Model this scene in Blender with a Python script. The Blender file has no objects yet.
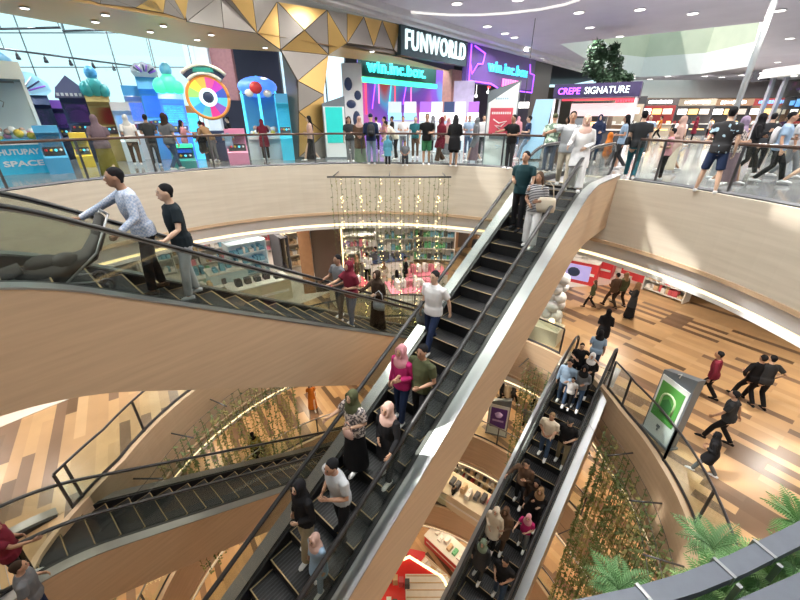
import bpy, bmesh, math, random
from mathutils import Vector, Matrix
from mathutils.geometry import delaunay_2d_cdt
random.seed(7)
SC = bpy.context.scene
COL = SC.collection
PI = math.pi
T30 = math.tan(math.radians(30))
# ---------------------------------------------------------------- surveying helpers
FPX = 368.0
PIT = math.radians(26.3)
CP, SP = math.cos(PIT), math.sin(PIT)
Z4, Z3, Z2, Z1, Z0 = -1.55, -7.6, -13.6, -19.6, -25.6      # the five floors
def ray(u, v):
    a = (u-400)/FPX; b = (300-v)/FPX
    return Vector((a, CP+b*SP, -SP+b*CP))
def at(u, v, z):
    r = ray(u, v); k = z/r.z
    return Vector((r.x*k, r.y*k, z))
def aty(u, v, k):
    return ray(u, v)*k
def onT(u, v, T, az=40.7):
    r = ray(u, v); a = math.radians(az)
    t = r.x*math.cos(a)-r.y*math.sin(a)
    return r*(T/t)
def stxy(S, T, z=0, az=40.7):
    a = math.radians(az)
    return Vector((S*math.sin(a)+T*math.cos(a), S*math.cos(a)-T*math.sin(a), z))

# ---------------------------------------------------------------- materials
MATS = {}
EMK = .8
def mat(name, col, rough=.5, metal=0, emit=0, vary=.08, scale=3.0, spec=.5, bump=0, ecol=None):
    if name in MATS: return MATS[name]
    m = bpy.data.materials.new(name); m.use_nodes = True
    nt = m.node_tree; b = nt.nodes['Principled BSDF']
    b.inputs['Roughness'].default_value = rough
    b.inputs['Metallic'].default_value = metal
    b.inputs['Specular IOR Level'].default_value = spec
    c = (col[0], col[1], col[2], 1)
    b.inputs['Base Color'].default_value = c
    if vary > 0:
        tc = nt.nodes.new('ShaderNodeTexCoord'); n = nt.nodes.new('ShaderNodeTexNoise')
        n.inputs['Scale'].default_value = scale; n.inputs['Detail'].default_value = 3
        nt.links.new(tc.outputs['Object'], n.inputs['Vector'])
        mx = nt.nodes.new('ShaderNodeMix'); mx.data_type = 'RGBA'
        mx.inputs['A'].default_value = tuple(max(0, x*(1-vary)) for x in col)+(1,)
        mx.inputs['B'].default_value = tuple(min(1, x*(1+vary)) for x in col)+(1,)
        nt.links.new(n.outputs['Fac'], mx.inputs['Factor'])
        nt.links.new(mx.outputs['Result'], b.inputs['Base Color'])
        if bump:
            bp = nt.nodes.new('ShaderNodeBump'); bp.inputs['Strength'].default_value = bump
            nt.links.new(n.outputs['Fac'], bp.inputs['Height']); nt.links.new(bp.outputs['Normal'], b.inputs['Normal'])
    if emit:
        b.inputs['Emission Color'].default_value = tuple(ecol or col)+(1,)
        b.inputs['Emission Strength'].default_value = emit*EMK
    MATS[name] = m
    return m
def glass_mat(name, tint=(.93, .97, .96), refl=.9, fac=None):
    if name in MATS: return MATS[name]
    m = bpy.data.materials.new(name); m.use_nodes = True
    nt = m.node_tree; nt.nodes.clear()
    o = nt.nodes.new('ShaderNodeOutputMaterial'); mx = nt.nodes.new('ShaderNodeMixShader')
    t = nt.nodes.new('ShaderNodeBsdfTransparent'); t.inputs[0].default_value = tint+(1,)
    g = nt.nodes.new('ShaderNodeBsdfGlossy'); g.inputs['Roughness'].default_value = .03
    g.inputs[0].default_value = (refl, refl, refl, 1)
    f = nt.nodes.new('ShaderNodeLayerWeight'); f.inputs[0].default_value = .5
    pw = nt.nodes.new('ShaderNodeMath'); pw.operation = 'POWER'; pw.inputs[1].default_value = 4
    ml = nt.nodes.new('ShaderNodeMath'); ml.operation = 'MULTIPLY_ADD'; ml.inputs[1].default_value = .28; ml.inputs[2].default_value = .035
    nt.links.new(f.outputs['Facing'], pw.inputs[0]); nt.links.new(pw.outputs[0], ml.inputs[0])
    nt.links.new(ml.outputs[0], mx.inputs[0]); nt.links.new(t.outputs[0], mx.inputs[1]); nt.links.new(g.outputs[0], mx.inputs[2])
    nt.links.new(mx.outputs[0], o.inputs[0])
    MATS[name] = m
    return m
def ramp(nt, stops, interp='LINEAR'):
    r = nt.nodes.new('ShaderNodeValToRGB'); r.color_ramp.interpolation = interp
    els = r.color_ramp.elements
    while len(els) > 1: els.remove(els[-1])
    els[0].position = stops[0][0]; els[0].color = tuple(stops[0][1])+(1,)
    for p, c in stops[1:]:
        e = els.new(p); e.color = tuple(c)+(1,)
    return r
def plank_mat(name, stops, ang, width=2.3, row=.3, rough=.35, off=.37, spec=.5):
    """random light and dark boards laid in rows"""
    m = bpy.data.materials.new(name); m.use_nodes = True
    nt = m.node_tree; b = nt.nodes['Principled BSDF']; b.inputs['Roughness'].default_value = rough
    b.inputs['Specular IOR Level'].default_value = spec
    tc = nt.nodes.new('ShaderNodeTexCoord'); mp = nt.nodes.new('ShaderNodeMapping')
    mp.inputs['Rotation'].default_value[2] = ang
    nt.links.new(tc.outputs['Object'], mp.inputs['Vector'])
    br = nt.nodes.new('ShaderNodeTexBrick')
    br.inputs['Color1'].default_value = (0, 0, 0, 1); br.inputs['Color2'].default_value = (1, 1, 1, 1)
    br.inputs['Mortar'].default_value = (.5, .5, .5, 1); br.inputs['Mortar Size'].default_value = 0.0
    br.inputs['Scale'].default_value = 1; br.inputs['Brick Width'].default_value = width
    br.inputs['Row Height'].default_value = row; br.offset = off; br.offset_frequency = 2
    nt.links.new(mp.outputs[0], br.inputs['Vector'])
    rp = ramp(nt, stops, 'CONSTANT'); nt.links.new(br.outputs['Color'], rp.inputs[0])
    n = nt.nodes.new('ShaderNodeTexNoise'); n.inputs['Scale'].default_value = 1.2; n.inputs['Detail'].default_value = 4
    nt.links.new(tc.outputs['Object'], n.inputs['Vector'])
    r2 = ramp(nt, [(.3, (.9, .9, .9)), (.7, (1.06, 1.06, 1.06))]); nt.links.new(n.outputs['Fac'], r2.inputs[0])
    mx = nt.nodes.new('ShaderNodeMix'); mx.data_type = 'RGBA'; mx.blend_type = 'MULTIPLY'; mx.inputs['Factor'].default_value = 1
    nt.links.new(rp.outputs[0], mx.inputs['A']); nt.links.new(r2.outputs[0], mx.inputs['B'])
    nt.links.new(mx.outputs['Result'], b.inputs['Base Color'])
    MATS[name] = m
    return m
def panel_mat(name, c1, c2, rough=.5, streak=(.4, .4, 6)):
    """stone-like panels with faint horizontal streaks"""
    m = bpy.data.materials.new(name); m.use_nodes = True
    nt = m.node_tree; b = nt.nodes['Principled BSDF']; b.inputs['Roughness'].default_value = rough
    tc = nt.nodes.new('ShaderNodeTexCoord'); mp = nt.nodes.new('ShaderNodeMapping'); mp.inputs['Scale'].default_value = streak
    n = nt.nodes.new('ShaderNodeTexNoise'); n.inputs['Scale'].default_value = 2; n.inputs['Detail'].default_value = 6
    nt.links.new(tc.outputs['Object'], mp.inputs[0]); nt.links.new(mp.outputs[0], n.inputs['Vector'])
    r = ramp(nt, [(.3, c1), (.7, c2)]); nt.links.new(n.outputs['Fac'], r.inputs[0]); nt.links.new(r.outputs[0], b.inputs['Base Color'])
    MATS[name] = m
    return m

# ---------------------------------------------------------------- mesh builder
class MB:
    def __init__(s): s.v = []; s.f = []; s.m = []; s.sm = []
    def add(s, vs, fs, mi=0, smooth=False):
        b = len(s.v); s.v += [tuple(v) for v in vs]
        for f in fs:
            s.f.append(tuple(i+b for i in f)); s.m.append(mi); s.sm.append(smooth)
        return s
    def box(s, c, d, rz=0, mi=0, M=None):
        hx, hy, hz = d[0]/2, d[1]/2, d[2]/2
        R = M or (Matrix.Translation(Vector(c)) @ Matrix.Rotation(rz, 4, 'Z'))
        vs = [R @ Vector((x, y, z)) for z in (-hz, hz) for x, y in ((-hx, -hy), (hx, -hy), (hx, hy), (-hx, hy))]
        return s.add(vs, [(3, 2, 1, 0), (4, 5, 6, 7), (0, 1, 5, 4), (1, 2, 6, 5), (2, 3, 7, 6), (3, 0, 4, 7)], mi)
    def prism(s, pts, z0, z1, mi=0):
        n = len(pts); a = sum(pts[i][0]*pts[(i+1) % n][1]-pts[(i+1) % n][0]*pts[i][1] for i in range(n))
        if a < 0: pts = list(reversed(pts))
        vs = [(p[0], p[1], z0) for p in pts]+[(p[0], p[1], z1) for p in pts]
        fs = [tuple(range(n-1, -1, -1)), tuple(range(n, 2*n))]+[(i, (i+1) % n, (i+1) % n+n, i+n) for i in range(n)]
        return s.add(vs, fs, mi)
    def prism_m(s, pts, h, M, mi=0):
        """2D outline in local xz, extruded along local y by +-h/2, placed by M"""
        n = len(pts); a = sum(pts[i][0]*pts[(i+1) % n][1]-pts[(i+1) % n][0]*pts[i][1] for i in range(n))
        if a < 0: pts = list(reversed(pts))
        vs = [M @ Vector((p[0], -h/2, p[1])) for p in pts]+[M @ Vector((p[0], h/2, p[1])) for p in pts]
        fs = [tuple(range(n)), tuple(range(2*n-1, n-1, -1))]+[(i, i+n, (i+1) % n+n, (i+1) % n) for i in range(n)]
        return s.add(vs, fs, mi)
    def tube(s, pts, rad, n=8, side=None, cap=True, mi=0, smooth=True):
        """rad: number, list of numbers or list of (rx, ry); side: lateral reference vector"""
        P = [Vector(p) for p in pts]; k = len(P)
        if not isinstance(rad, (list, tuple)): rad = [rad]*k
        vs = []; prev = None
        for i in range(k):
            t = (P[min(i+1, k-1)]-P[max(i-1, 0)])
            if t.length < 1e-9: t = Vector((0, 0, 1))
            t.normalize()
            ref = Vector(side) if side is not None else (prev if prev is not None else (Vector((1, 0, 0)) if abs(t.x) < .8 else Vector((0, 1, 0))))
            a = ref-t*ref.dot(t)
            if a.length < 1e-6: a = t.orthogonal()
            a.normalize(); b = t.cross(a); prev = a
            r = rad[i]; rx, ry = (r if isinstance(r, (list, tuple)) else (r, r))
            for j in range(n):
                q = 2*PI*j/n
                vs.append(P[i]+a*(rx*math.cos(q))+b*(ry*math.sin(q)))
        fs = [(i*n+j, i*n+(j+1) % n, (i+1)*n+(j+1) % n, (i+1)*n+j) for i in range(k-1) for j in range(n)]
        if cap: fs += [tuple(range(n-1, -1, -1)), tuple(range((k-1)*n, k*n))]
        return s.add(vs, fs, mi, smooth)
    def ball(s, c, r, n=10, m=7, mi=0, R=None):
        if not isinstance(r, (list, tuple)): r = (r, r, r)
        vs = [(0, 0, -1)]
        for i in range(1, m):
            p = -PI/2+PI*i/m
            for j in range(n): q = 2*PI*j/n; vs.append((math.cos(p)*math.cos(q), math.cos(p)*math.sin(q), math.sin(p)))
        vs.append((0, 0, 1))
        L = len(vs)-1
        fs = [(0, 1+(j+1) % n, 1+j) for j in range(n)]
        for i in range(m-2):
            for j in range(n): fs.append((1+i*n+j, 1+i*n+(j+1) % n, 1+(i+1)*n+(j+1) % n, 1+(i+1)*n+j))
        fs += [(L, 1+(m-2)*n+j, 1+(m-2)*n+(j+1) % n) for j in range(n)]
        C = Vector(c)
        out = []
        for v in vs:
            w = Vector((v[0]*r[0], v[1]*r[1], v[2]*r[2]))
            if R is not None: w = R @ w
            out.append(C+w)
        return s.add(out, fs, mi, True)
    def lathe(s, prof, c=(0, 0, 0), n=20, mi=0, smooth=True):
        vs = [(c[0]+r*math.cos(2*PI*j/n), c[1]+r*math.sin(2*PI*j/n), c[2]+z) for r, z in prof for j in range(n)]
        k = len(prof)
        fs = [(i*n+j, i*n+(j+1) % n, (i+1)*n+(j+1) % n, (i+1)*n+j) for i in range(k-1) for j in range(n)]
        fs += [tuple(range(n-1, -1, -1)), tuple(range((k-1)*n, k*n))]
        return s.add(vs, fs, mi, smooth)
    def sweep(s, path, prof, closed=False, mi=0, smooth=False, close_prof=True):
        """path: list of functions/offset points; prof points (o,z); path(i,o)->xy"""
        raise NotImplementedError
    def mesh(s, name):
        me = bpy.data.meshes.new(name); me.from_pydata(s.v, [], s.f)
        me.polygons.foreach_set('material_index', s.m); me.polygons.foreach_set('use_smooth', s.sm)
        me.update()
        return me
    def build(s, name, mats, parent=None, loc=None):
        me = s.mesh(name)
        for m in (mats if isinstance(mats, (list, tuple)) else [mats]): me.materials.append(m)
        return link(name, me, parent, loc)
def link(name, me, parent=None, loc=None):
    o = bpy.data.objects.new(name, me); COL.objects.link(o)
    if parent is not None: o.parent = parent
    if loc is not None: o.location = loc
    return o
def tag(o, label=None, cat=None, group=None, kind=None):
    if label: o['label'] = label
    if cat: o['category'] = cat
    if group: o['group'] = group
    if kind: o['kind'] = kind
    return o
def empty(name, loc=(0, 0, 0), rz=0, label=None, cat=None, group=None):
    o = bpy.data.objects.new(name, None); COL.objects.link(o)
    o.location = loc; o.rotation_euler = (0, 0, rz); o.empty_display_size = .1
    return tag(o, label, cat, group)
KIDS = {}
def copy_tree(o, parent=None, loc=None, rz=None, label=None):
    c = o.copy(); COL.objects.link(c)
    if parent is not None: c.parent = parent
    for ch in list(o.children): copy_tree(ch, c)
    if loc is not None: c.location = loc
    if rz is not None: c.rotation_euler = (0, 0, rz)
    if label: c['label'] = label
    return c
def struct(o): o['kind'] = 'structure'; return o
def text_mesh(s, size, depth=.02, bold=0, space=1.0, shear=0):
    cu = bpy.data.curves.new('t', 'FONT'); cu.body = s; cu.size = size; cu.extrude = depth
    cu.align_x = 'CENTER'; cu.align_y = 'CENTER'; cu.offset = bold; cu.space_character = space; cu.shear = shear
    cu.resolution_u = 3
    o = bpy.data.objects.new('t', cu); COL.objects.link(o)
    me = bpy.data.meshes.new_from_object(o.evaluated_get(bpy.context.evaluated_depsgraph_get()))
    bpy.data.objects.remove(o); bpy.data.curves.remove(cu)
    return me
def put_text(name, s, size, m, M, parent=None, depth=.02, bold=0, space=1.0, sx=1.0, shear=0, fit=None):
    """M places the text: local x = reading direction, local y = up, local z = towards viewer"""
    me = text_mesh(s, size, depth, bold, space, shear)
    if fit:
        xs_ = [v.co.x for v in me.vertices]; ys_ = [v.co.y for v in me.vertices]
        cx, cy_ = (min(xs_)+max(xs_))/2, (min(ys_)+max(ys_))/2
        me.transform(Matrix.Diagonal((fit[0]/(max(xs_)-min(xs_)), fit[1]/(max(ys_)-min(ys_)), 1, 1)) @ Matrix.Translation((-cx, -cy_, 0)))
    me.transform(M @ Matrix.Diagonal((sx, 1, 1, 1))); me.materials.clear(); me.materials.append(m)
    return link(name, me, parent)
def frame(o, x, up=(0, 0, 1)):
    """matrix with origin o, local x along x, local y along up, local z out to the viewer"""
    x = Vector(x).normalized(); up = Vector(up); z = x.cross(up).normalized(); y = z.cross(x)
    M = Matrix((( x.x, y.x, z.x, o[0]), (x.y, y.y, z.y, o[1]), (x.z, y.z, z.z, o[2]), (0, 0, 0, 1)))
    return M

def inside(x, y, P):
    c = False; j = len(P)-1
    for i in range(len(P)):
        if (P[i][1] > y) != (P[j][1] > y) and x < (P[j][0]-P[i][0])*(y-P[i][1])/(P[j][1]-P[i][1])+P[i][0]: c = not c
        j = i
    return c
def tessellate_polygon(loops):
    vs = []; es = []
    for lp in loops:
        b = len(vs); n = len(lp); vs += [Vector((p[0], p[1])) for p in lp]; es += [(b+i, b+(i+1) % n) for i in range(n)]
    r = delaunay_2d_cdt(vs, es, [], 0, 1e-6)
    co, fs = r[0], r[2]; back = {i: (o[0] if o else 0) for i, o in enumerate(r[3])}
    out = []
    for f in fs:
        cx = sum(co[i][0] for i in f)/3; cy = sum(co[i][1] for i in f)/3
        if inside(cx, cy, loops[0]) and not any(inside(cx, cy, h) for h in loops[1:]): out.append(tuple(back[i] for i in f))
    return out
# ---------------------------------------------------------------- palette
WOODCLAD = panel_mat('peach_panel', (.52, .37, .245), (.60, .435, .29), .42, (.5, .5, 7))
CREAM = panel_mat('cream_stone', (.56, .50, .415), (.64, .58, .49), .38, (.35, .35, 5))
WHITEBAND = mat('white_gypsum', (.80, .80, .82), .6, vary=.03)
CEIL = mat('ceiling_white', (.66, .64, .70), .65, vary=.03)
CEILLOW = mat('lower_ceiling', (.78, .74, .68), .7, vary=.03)
LED = mat('warm_cove_light', (1, .78, .45), .4, emit=2.6, vary=0, ecol=(1, .76, .42))
LEDW = mat("white_light", (1, .96, .9), .4, emit=4, vary=0)
STEEL = mat('brushed_steel', (.33, .34, .35), .38, 1, vary=.06)
DSTEEL = mat('dark_steel', (.10, .10, .11), .35, .8)
BLACK = mat('black_rubber', (.012, .012, .014), .4, vary=.1)
STEPB = mat('black_step', (.010, .010, .012), .45, .3, vary=.2, scale=20)
STEPE = mat('step_edge', (.34, .24, .12), .5, .4)
BROWNRAIL = mat('brown_rail', (.075, .04, .03), .3)
GLASS = glass_mat('clear_glass')
GLASSB = glass_mat('tinted_glass', (.80, .83, .80))
PLANK3 = plank_mat('plank_floor', [(0, (.46, .29, .15)), (.20, (.53, .34, .175)), (.34, (.45, .285, .15)), (.44, (.14, .085, .05)), (.54, (.55, .365, .20)), (.64, (.17, .105, .065)), (.74, (.50, .32, .165)), (.86, (.20, .125, .08))], math.radians(55), 2.0, .25, .3)
TILE4 = plank_mat('polished_tile', [(0, (.22, .22, .23)), (.3, (.27, .27, .27)), (.5, (.2, .205, .215)), (.8, (.30, .29, .27))], math.radians(-49), 2.4, .6, .12)
TILEW = mat('cream_tile', (.70, .65, .58), .25, vary=.05, scale=1)

# ---------------------------------------------------------------- void outlines
C4 = Vector((-1.0, 5.9, 0)); C3 = Vector((-.15, 6.4, 0))
def circ(C, rf, off=0, n=120):
    out = []
    for i in range(n):
        t = 2*PI*i/n; r = rf(math.degrees(t) % 360)+off
        out.append((C.x+r*math.cos(t), C.y+r*math.sin(t)))
    return out
NCH = Vector((.26, -.966, 0)).normalized()   # the straight edge beside the planter
def r4(d, off=0):
    t = math.radians(d); dr = Vector((math.cos(t), math.sin(t), 0)); c = dr.dot(NCH)
    r = 8.5
    if c > .05:
        dist = (Vector((0, .12, 0))-C4).dot(NCH)
        r = min(r, dist/c)
    return r
TAB3 = [(0, 6.5), (14, 6.7), (22, 7.0), (28, 7.25), (46, 7.3), (90, 7.2), (150, 6.75), (180, 6.65), (190, 6.9), (197, 7.15), (212, 7.1), (235, 6.9), (270, 6.5), (320, 6.2), (345, 6.35), (360, 6.5)]
def r3(d):
    d %= 360
    for (a, ra), (b, rb) in zip(TAB3, TAB3[1:]):
        if a <= d <= b:
            q = (d-a)/(b-a); return ra+(rb-ra)*q
def r2(d): return 7.35
VOIDS = {4: (C4, r4, Z4), 3: (C3, r3, Z3), 2: (C3, r2, Z2), 1: (C3, r2, Z1)}
def slab_face(name, hole, z, m, up=True, rect=(-42, -12, 60, 75), extra=()):
    outer = [(rect[0], rect[1]), (rect[2], rect[1]), (rect[2], rect[3]), (rect[0], rect[3])]
    loops = [[Vector((x, y, 0)) for x, y in outer]]
    allp = list(outer)
    for h in ([hole] if hole else [])+list(extra):
        loops.append([Vector((x, y, 0)) for x, y in h]); allp += list(h)
    tris = tessellate_polygon(loops)
    mb = MB(); fs = []
    for t in tris:
        a, b, c = [allp[i] for i in t]
        ar = (b[0]-a[0])*(c[1]-a[1])-(c[0]-a[0])*(b[1]-a[1])
        if (ar < 0) == up: t = (t[0], t[2], t[1])
        fs.append(tuple(t))
    mb.add([(x, y, z) for x, y in allp], fs)
    return struct(mb.build(name, m))
def ring_band(name, C, rf, prof, m, smooth=True, n=120, parent=None):
    """prof: closed outline of (offset outward, z)"""
    mb = MB(); vs = []; k = len(prof)
    for i in range(n):
        t = 2*PI*i/n
        for o, z in prof:
            r = rf(math.degrees(t))+o
            vs.append((C.x+r*math.cos(t), C.y+r*math.sin(t), z))
    fs = [(i*k+j, i*k+(j+1) % k, ((i+1) % n)*k+(j+1) % k, ((i+1) % n)*k+j) for i in range(n) for j in range(k)]
    mb.add(vs, fs)
    return mb.build(name, m, parent)

# floors and ceilings of every storey
nm = {4: ('floor', TILE4), 3: ('floor', PLANK3), 2: ('floor', PLANK3), 1: ('floor', PLANK3)}
for L, (C, rf, z) in VOIDS.items():
    slab_face('floor', circ(C, rf, .1), z, nm[L][1], True)
    if L < 4: pass
    slab_face('ceiling', circ(C, rf, .42), z-2.42, CEILLOW if L < 4 else CEILLOW, False)
    ring_band('trim_%d' % (L*2), C, rf, [(0, z+.03), (0, z-1.72), (.12, z-1.72), (.12, z+.03)], CREAM if L == 4 else WOODCLAD)
    struct(bpy.context.scene.objects[-1]) if False else None
for o in [o for o in COL.objects if o.name.startswith('trim_')]: struct(o)
for L, (C, rf, z) in VOIDS.items():
    struct(ring_band('trim_lip_%d' % L, C, rf, [(-.05, z-1.70), (-.05, z-1.80), (.14, z-1.80), (.14, z-1.70)], WOODCLAD))
    struct(ring_band('trim_band_%d' % L, C, rf, [(.02, z-1.80), (.16, z-2.20), (.22, z-2.20), (.12, z-1.80)], WHITEBAND))
    struct(ring_band('trim_cove_%d' % L, C, rf, [(.18, z-2.205), (.22, z-2.30), (.30, z-2.30), (.28, z-2.205)], LED))
    struct(ring_band('trim_edge_%d' % L, C, rf, [(.20, z-2.31), (.20, z-2.42), (.46, z-2.42), (.46, z-2.31)], WHITEBAND))
slab_face('floor', None, Z0, PLANK3, True)

# ---------------------------------------------------------------- escalators
def escalator(name, az, Tc, St, ztop, drop, up, label, top_ext, bot_ext, w=.60, clad=1.42):
    ux = Vector((math.sin(math.radians(az)), math.cos(math.radians(az)), 0))*up
    org = stxy(St, Tc, ztop, az); rz = math.atan2(ux.y, ux.x)
    root = empty(name, org, rz, label, 'escalator')
    a = .7; run = drop/T30
    def f(x):
        def g(x): return 0 if x >= a else (x*T30 if x <= -a else -T30*(a-x)**2/(4*a))
        z = g(x)
        xb = x+run
        if xb < a: z = -drop+(0 if xb <= -a else T30*(a+xb)**2/(4*a))
        return z
    xs = [top_ext, a+.001]
    for i in range(9): xs.append(a-2*a*i/8)
    xs.append(-run/2)
    for i in range(9): xs.append(-run+a-2*a*i/8)
    xs.append(-run-bot_ext)
    xs = sorted(set(xs), reverse=True)
    def strip(y0, y1, zt, zb, mname, mm, parent=root, botf=None):
        mb = MB(); vs = []
        for x in xs:
            t = f(x)+zt; b = (botf(x) if botf else f(x)+zb)
            vs += [(x, y0, b), (x, y1, b), (x, y1, t), (x, y0, t)]
        n = len(xs)
        fs = [(i*4+j, i*4+(j+1) % 4, (i+1)*4+(j+1) % 4, (i+1)*4+j) for i in range(n-1) for j in range(4)]
        fs += [(3, 2, 1, 0), tuple(range((n-1)*4, n*4))]
        mb.add(vs, fs)
        return mb.build(mname, mm, parent)
    W = w+.27
    for sgn in (-1, 1):
        y0, y1 = sorted((sgn*(w+.03), sgn*W))
        strip(y0, y1, .10, -clad+.12, 'side_cladding', WOODCLAD)
        y0, y1 = sorted((sgn*(w+.06), sgn*(W+.01)))
        strip(y0, y1, .125, .10, 'deck_strip', STEEL)
        y0, y1 = sorted((sgn*(w-.02), sgn*(w+.03)))
        strip(y0, y1, .12, -.28, 'skirt_panel', BLACK)
        y0, y1 = sorted((sgn*(w+.035), sgn*(w+.055)))
        strip(y0, y1, .128, .10, 'deck_seam', BLACK)
        # glass balustrade with rounded ends
        mb = MB(); vs = []
        gx = [x for x in xs if x < top_ext-.3 and x > -run-bot_ext+.3]
        gx = [top_ext-.35]+gx+[-run-bot_ext+.35]
        for x in gx:
            for yy in (w-.006, w+.006): vs += [(x, sgn*yy, f(x)+.10), (x, sgn*yy, f(x)+.90)]
        n = len(gx); fs = []
        for i in range(n-1):
            b = i*4
            fs += [(b, b+4, b+5, b+1), (b+2, b+3, b+7, b+6), (b+1, b+5, b+7, b+3), (b, b+2, b+6, b+4)]
        fs += [(0, 1, 3, 2), (n*4-4, n*4-2, n*4-1, n*4-3)]
        mb.add(vs, fs); mb.build('glass_balustrade', GLASSB, root)
        # handrail
        pts = []
        ex, bx = top_ext-.35, -run-bot_ext+.35
        for q in range(7): 
            t = -PI/2+PI*q/6; pts.append((ex+.42*math.cos(t), sgn*w, f(ex)+.53+.42*math.sin(t)))
        for x in xs:
            if bx < x < ex: pts.append((x, sgn*w, f(x)+.95))
        for q in range(7):
            t = PI/2+PI*q/6; pts.append((bx+.42*math.cos(t), sgn*w, f(bx)+.53+.42*math.sin(t)))
        mb = MB(); mb.tube(pts, [(.042, .028)]*len(pts), 8, side=(0, 1, 0)); mb.build('handrail', BLACK, root)
        mb = MB(); mb.tube(pts, [(.018, .02)]*len(pts), 6, side=(0, 1, 0))
        o = mb.build('handrail_guide', STEEL, root); 
        o.location.z = -.03
    # underside
    mb = MB(); vs = []
    for x in xs:
        b = f(x)-clad+.12
        vs += [(x, -W, b-.04), (x, W, b-.04), (x, W, b), (x, -W, b)]
    n = len(xs)
    fs = [(i*4+j, i*4+(j+1) % 4, (i+1)*4+(j+1) % 4, (i+1)*4+j) for i in range(n-1) for j in range(4)]+[(3, 2, 1, 0), tuple(range((n-1)*4, n*4))]
    mb.add(vs, fs); mb.build('underside', WOODCLAD, root)
    # steps
    sd = .4
    mb = MB()
    mb.box((-sd/2, 0, -.015), (sd, 2*w-.06, .03))
    prof = [(-sd, -.0), (-sd-.0, -.235)]
    mb.box((-sd+.01, 0, -.13), (.02, 2*w-.06, .23))
    for i in range(14): pass
    mb.box((-sd+.010, 0, .004), (.018, 2*w-.10, .008), mi=1)
    mb.box((-.2, w-.06, .003), (sd-.02, .012, .006), mi=1)
    mb.box((-.2, -w+.06, .003), (sd-.02, .012, .006), mi=1)
    # grooves on the tread
    for i in range(19):
        mb.box((-.2, -w+.12+i*(2*w-.24)/18, .002), (sd-.04, .016, .005), mi=2)
    sm = mb.mesh('step')
    for m_ in (STEPB, STEPE, mat('step_groove', (.035, .035, .04), .4, .4)): sm.materials.append(m_)
    n = int((run+1.6)/sd)
    for i in range(n):
        x = .8-i*sd
        z = f(x-.2-.0) if abs(x) < 1.2 or x < -run+1.2 else f(x-.2)
        o = link('step', sm, root, (x, 0, z-.01))
    # landing plates
    for x0, x1, zz in ((.8, top_ext, 0), (-run-bot_ext, -run-.75, -drop)):
        mb = MB(); mb.box(((x0+x1)/2, 0, zz-.02), (x1-x0, 2*w-.05, .05))
        mb.build('landing_plate', STEEL, root)
        mb = MB()
        xc = x0+.06 if zz == 0 else x1-.06
        mb.box((xc, 0, zz+.008), (.1, 2*w-.06, .012)); mb.build('comb_plate', STEPE, root)
    return root, f, W
E1 = escalator('escalator', 42.4, -6.106, -.21, Z4, Z4-Z3, -1, 'peach clad escalator climbing to the upper left, two men and a folded stroller on it', 4.7, 1.6)
E2 = escalator('escalator', 40.7, -3.234, 9.644, Z4, Z4-Z3, 1, 'long central escalator with black steps crossing the whole atrium diagonally', 2.65, 1.5)
E3 = escalator('escalator', 40.1, -1.661, 11.38, Z3, Z3-Z2, 1, 'crowded escalator on the storey below at lower right', .95, 1.6)
E4 = escalator('escalator', 39.85, -8.2, -.9, Z3, Z3-Z2, -1, 'empty escalator at lower left beneath the peach clad one', 1.0, 1.5)
ESC = {1: (42.4, -6.106, -.21, Z4, -1), 2: (40.7, -3.234, 9.644, Z4, 1), 3: (40.1, -1.661, 11.38, Z3, 1), 4: (39.85, -8.2, -.9, Z3, -1)}
# ---------------------------------------------------------------- balustrades round the voids
def seg_ok(p, gaps): return not any((Vector((p[0], p[1], 0))-Vector((g[0], g[1], 0))).length < g[2] for g in gaps)
def balustrade(name, C, rf, z, label, gaps, railm, a0=0, a1=360, post=1.5, h=1.05, group=None, off=.16):
    root = empty(name, (C.x, C.y, z), 0, label, 'railing', group)
    N = 180; runs = []; cur = []
    for i in range(N+1):
        d = a0+(a1-a0)*i/N; r = rf(d)+off
        p = (r*math.cos(math.radians(d)), r*math.sin(math.radians(d)))
        if seg_ok((p[0]+C.x, p[1]+C.y), gaps): cur.append((p, d))
        else:
            if len(cur) > 3: runs.append(cur)
            cur = []
    if len(cur) > 3: runs.append(cur)
    for run in runs:
        pts = [q[0] for q in run]
        mb = MB(); mb.tube([(x, y, h) for x, y in pts], [(.035, .022)]*len(pts), 8, side=(0, 0, 1)); mb.build('handrail', railm, root)
        mb = MB(); mb.tube([(x, y, .05) for x, y in pts], [(.05, .03)]*len(pts), 4, side=(0, 0, 1), smooth=False); mb.build('base_channel', DSTEEL, root)
        # panels between posts
        acc = 0; start = 0; i = 0; posts = [0]
        for i in range(1, len(pts)):
            acc += math.dist(pts[i], pts[i-1])
            if acc >= post or i == len(pts)-1: posts.append(i); acc = 0
        for i in posts:
            x, y = pts[i]; n = math.atan2(y, x)
            mb = MB(); mb.box((x, y, h/2), (.035, .05, h), n); mb.build('post', DSTEEL, root)
        for i, j in zip(posts, posts[1:]):
            mb = MB()
            for q in range(i, j):
                a = Vector((*pts[q], 0)); b = Vector((*pts[q+1], 0)); t = (b-a).normalized(); nn = Vector((-t.y, t.x, 0))*.006
                vs = [a-nn, b-nn, b+nn, a+nn]; vs = [v+Vector((0, 0, .08)) for v in vs]+[v+Vector((0, 0, h-.04)) for v in vs]
                mb.add(vs, [(0, 1, 5, 4), (2, 3, 7, 6), (4, 5, 6, 7), (3, 2, 1, 0)])
            mb.build('glass_panel', GLASS, root)
    return root
e2top = stxy(12.2, -3.234); e1top = stxy(-5.0, -6.106, 0, 42.4)
balustrade('balustrade', C4, r4, Z4, 'glass balustrade with brown handrail along the upper storey edge', [(e2top.x, e2top.y, .98), (e1top.x, e1top.y, 1.3)], BROWNRAIL, -38, 215, 1.55)
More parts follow.
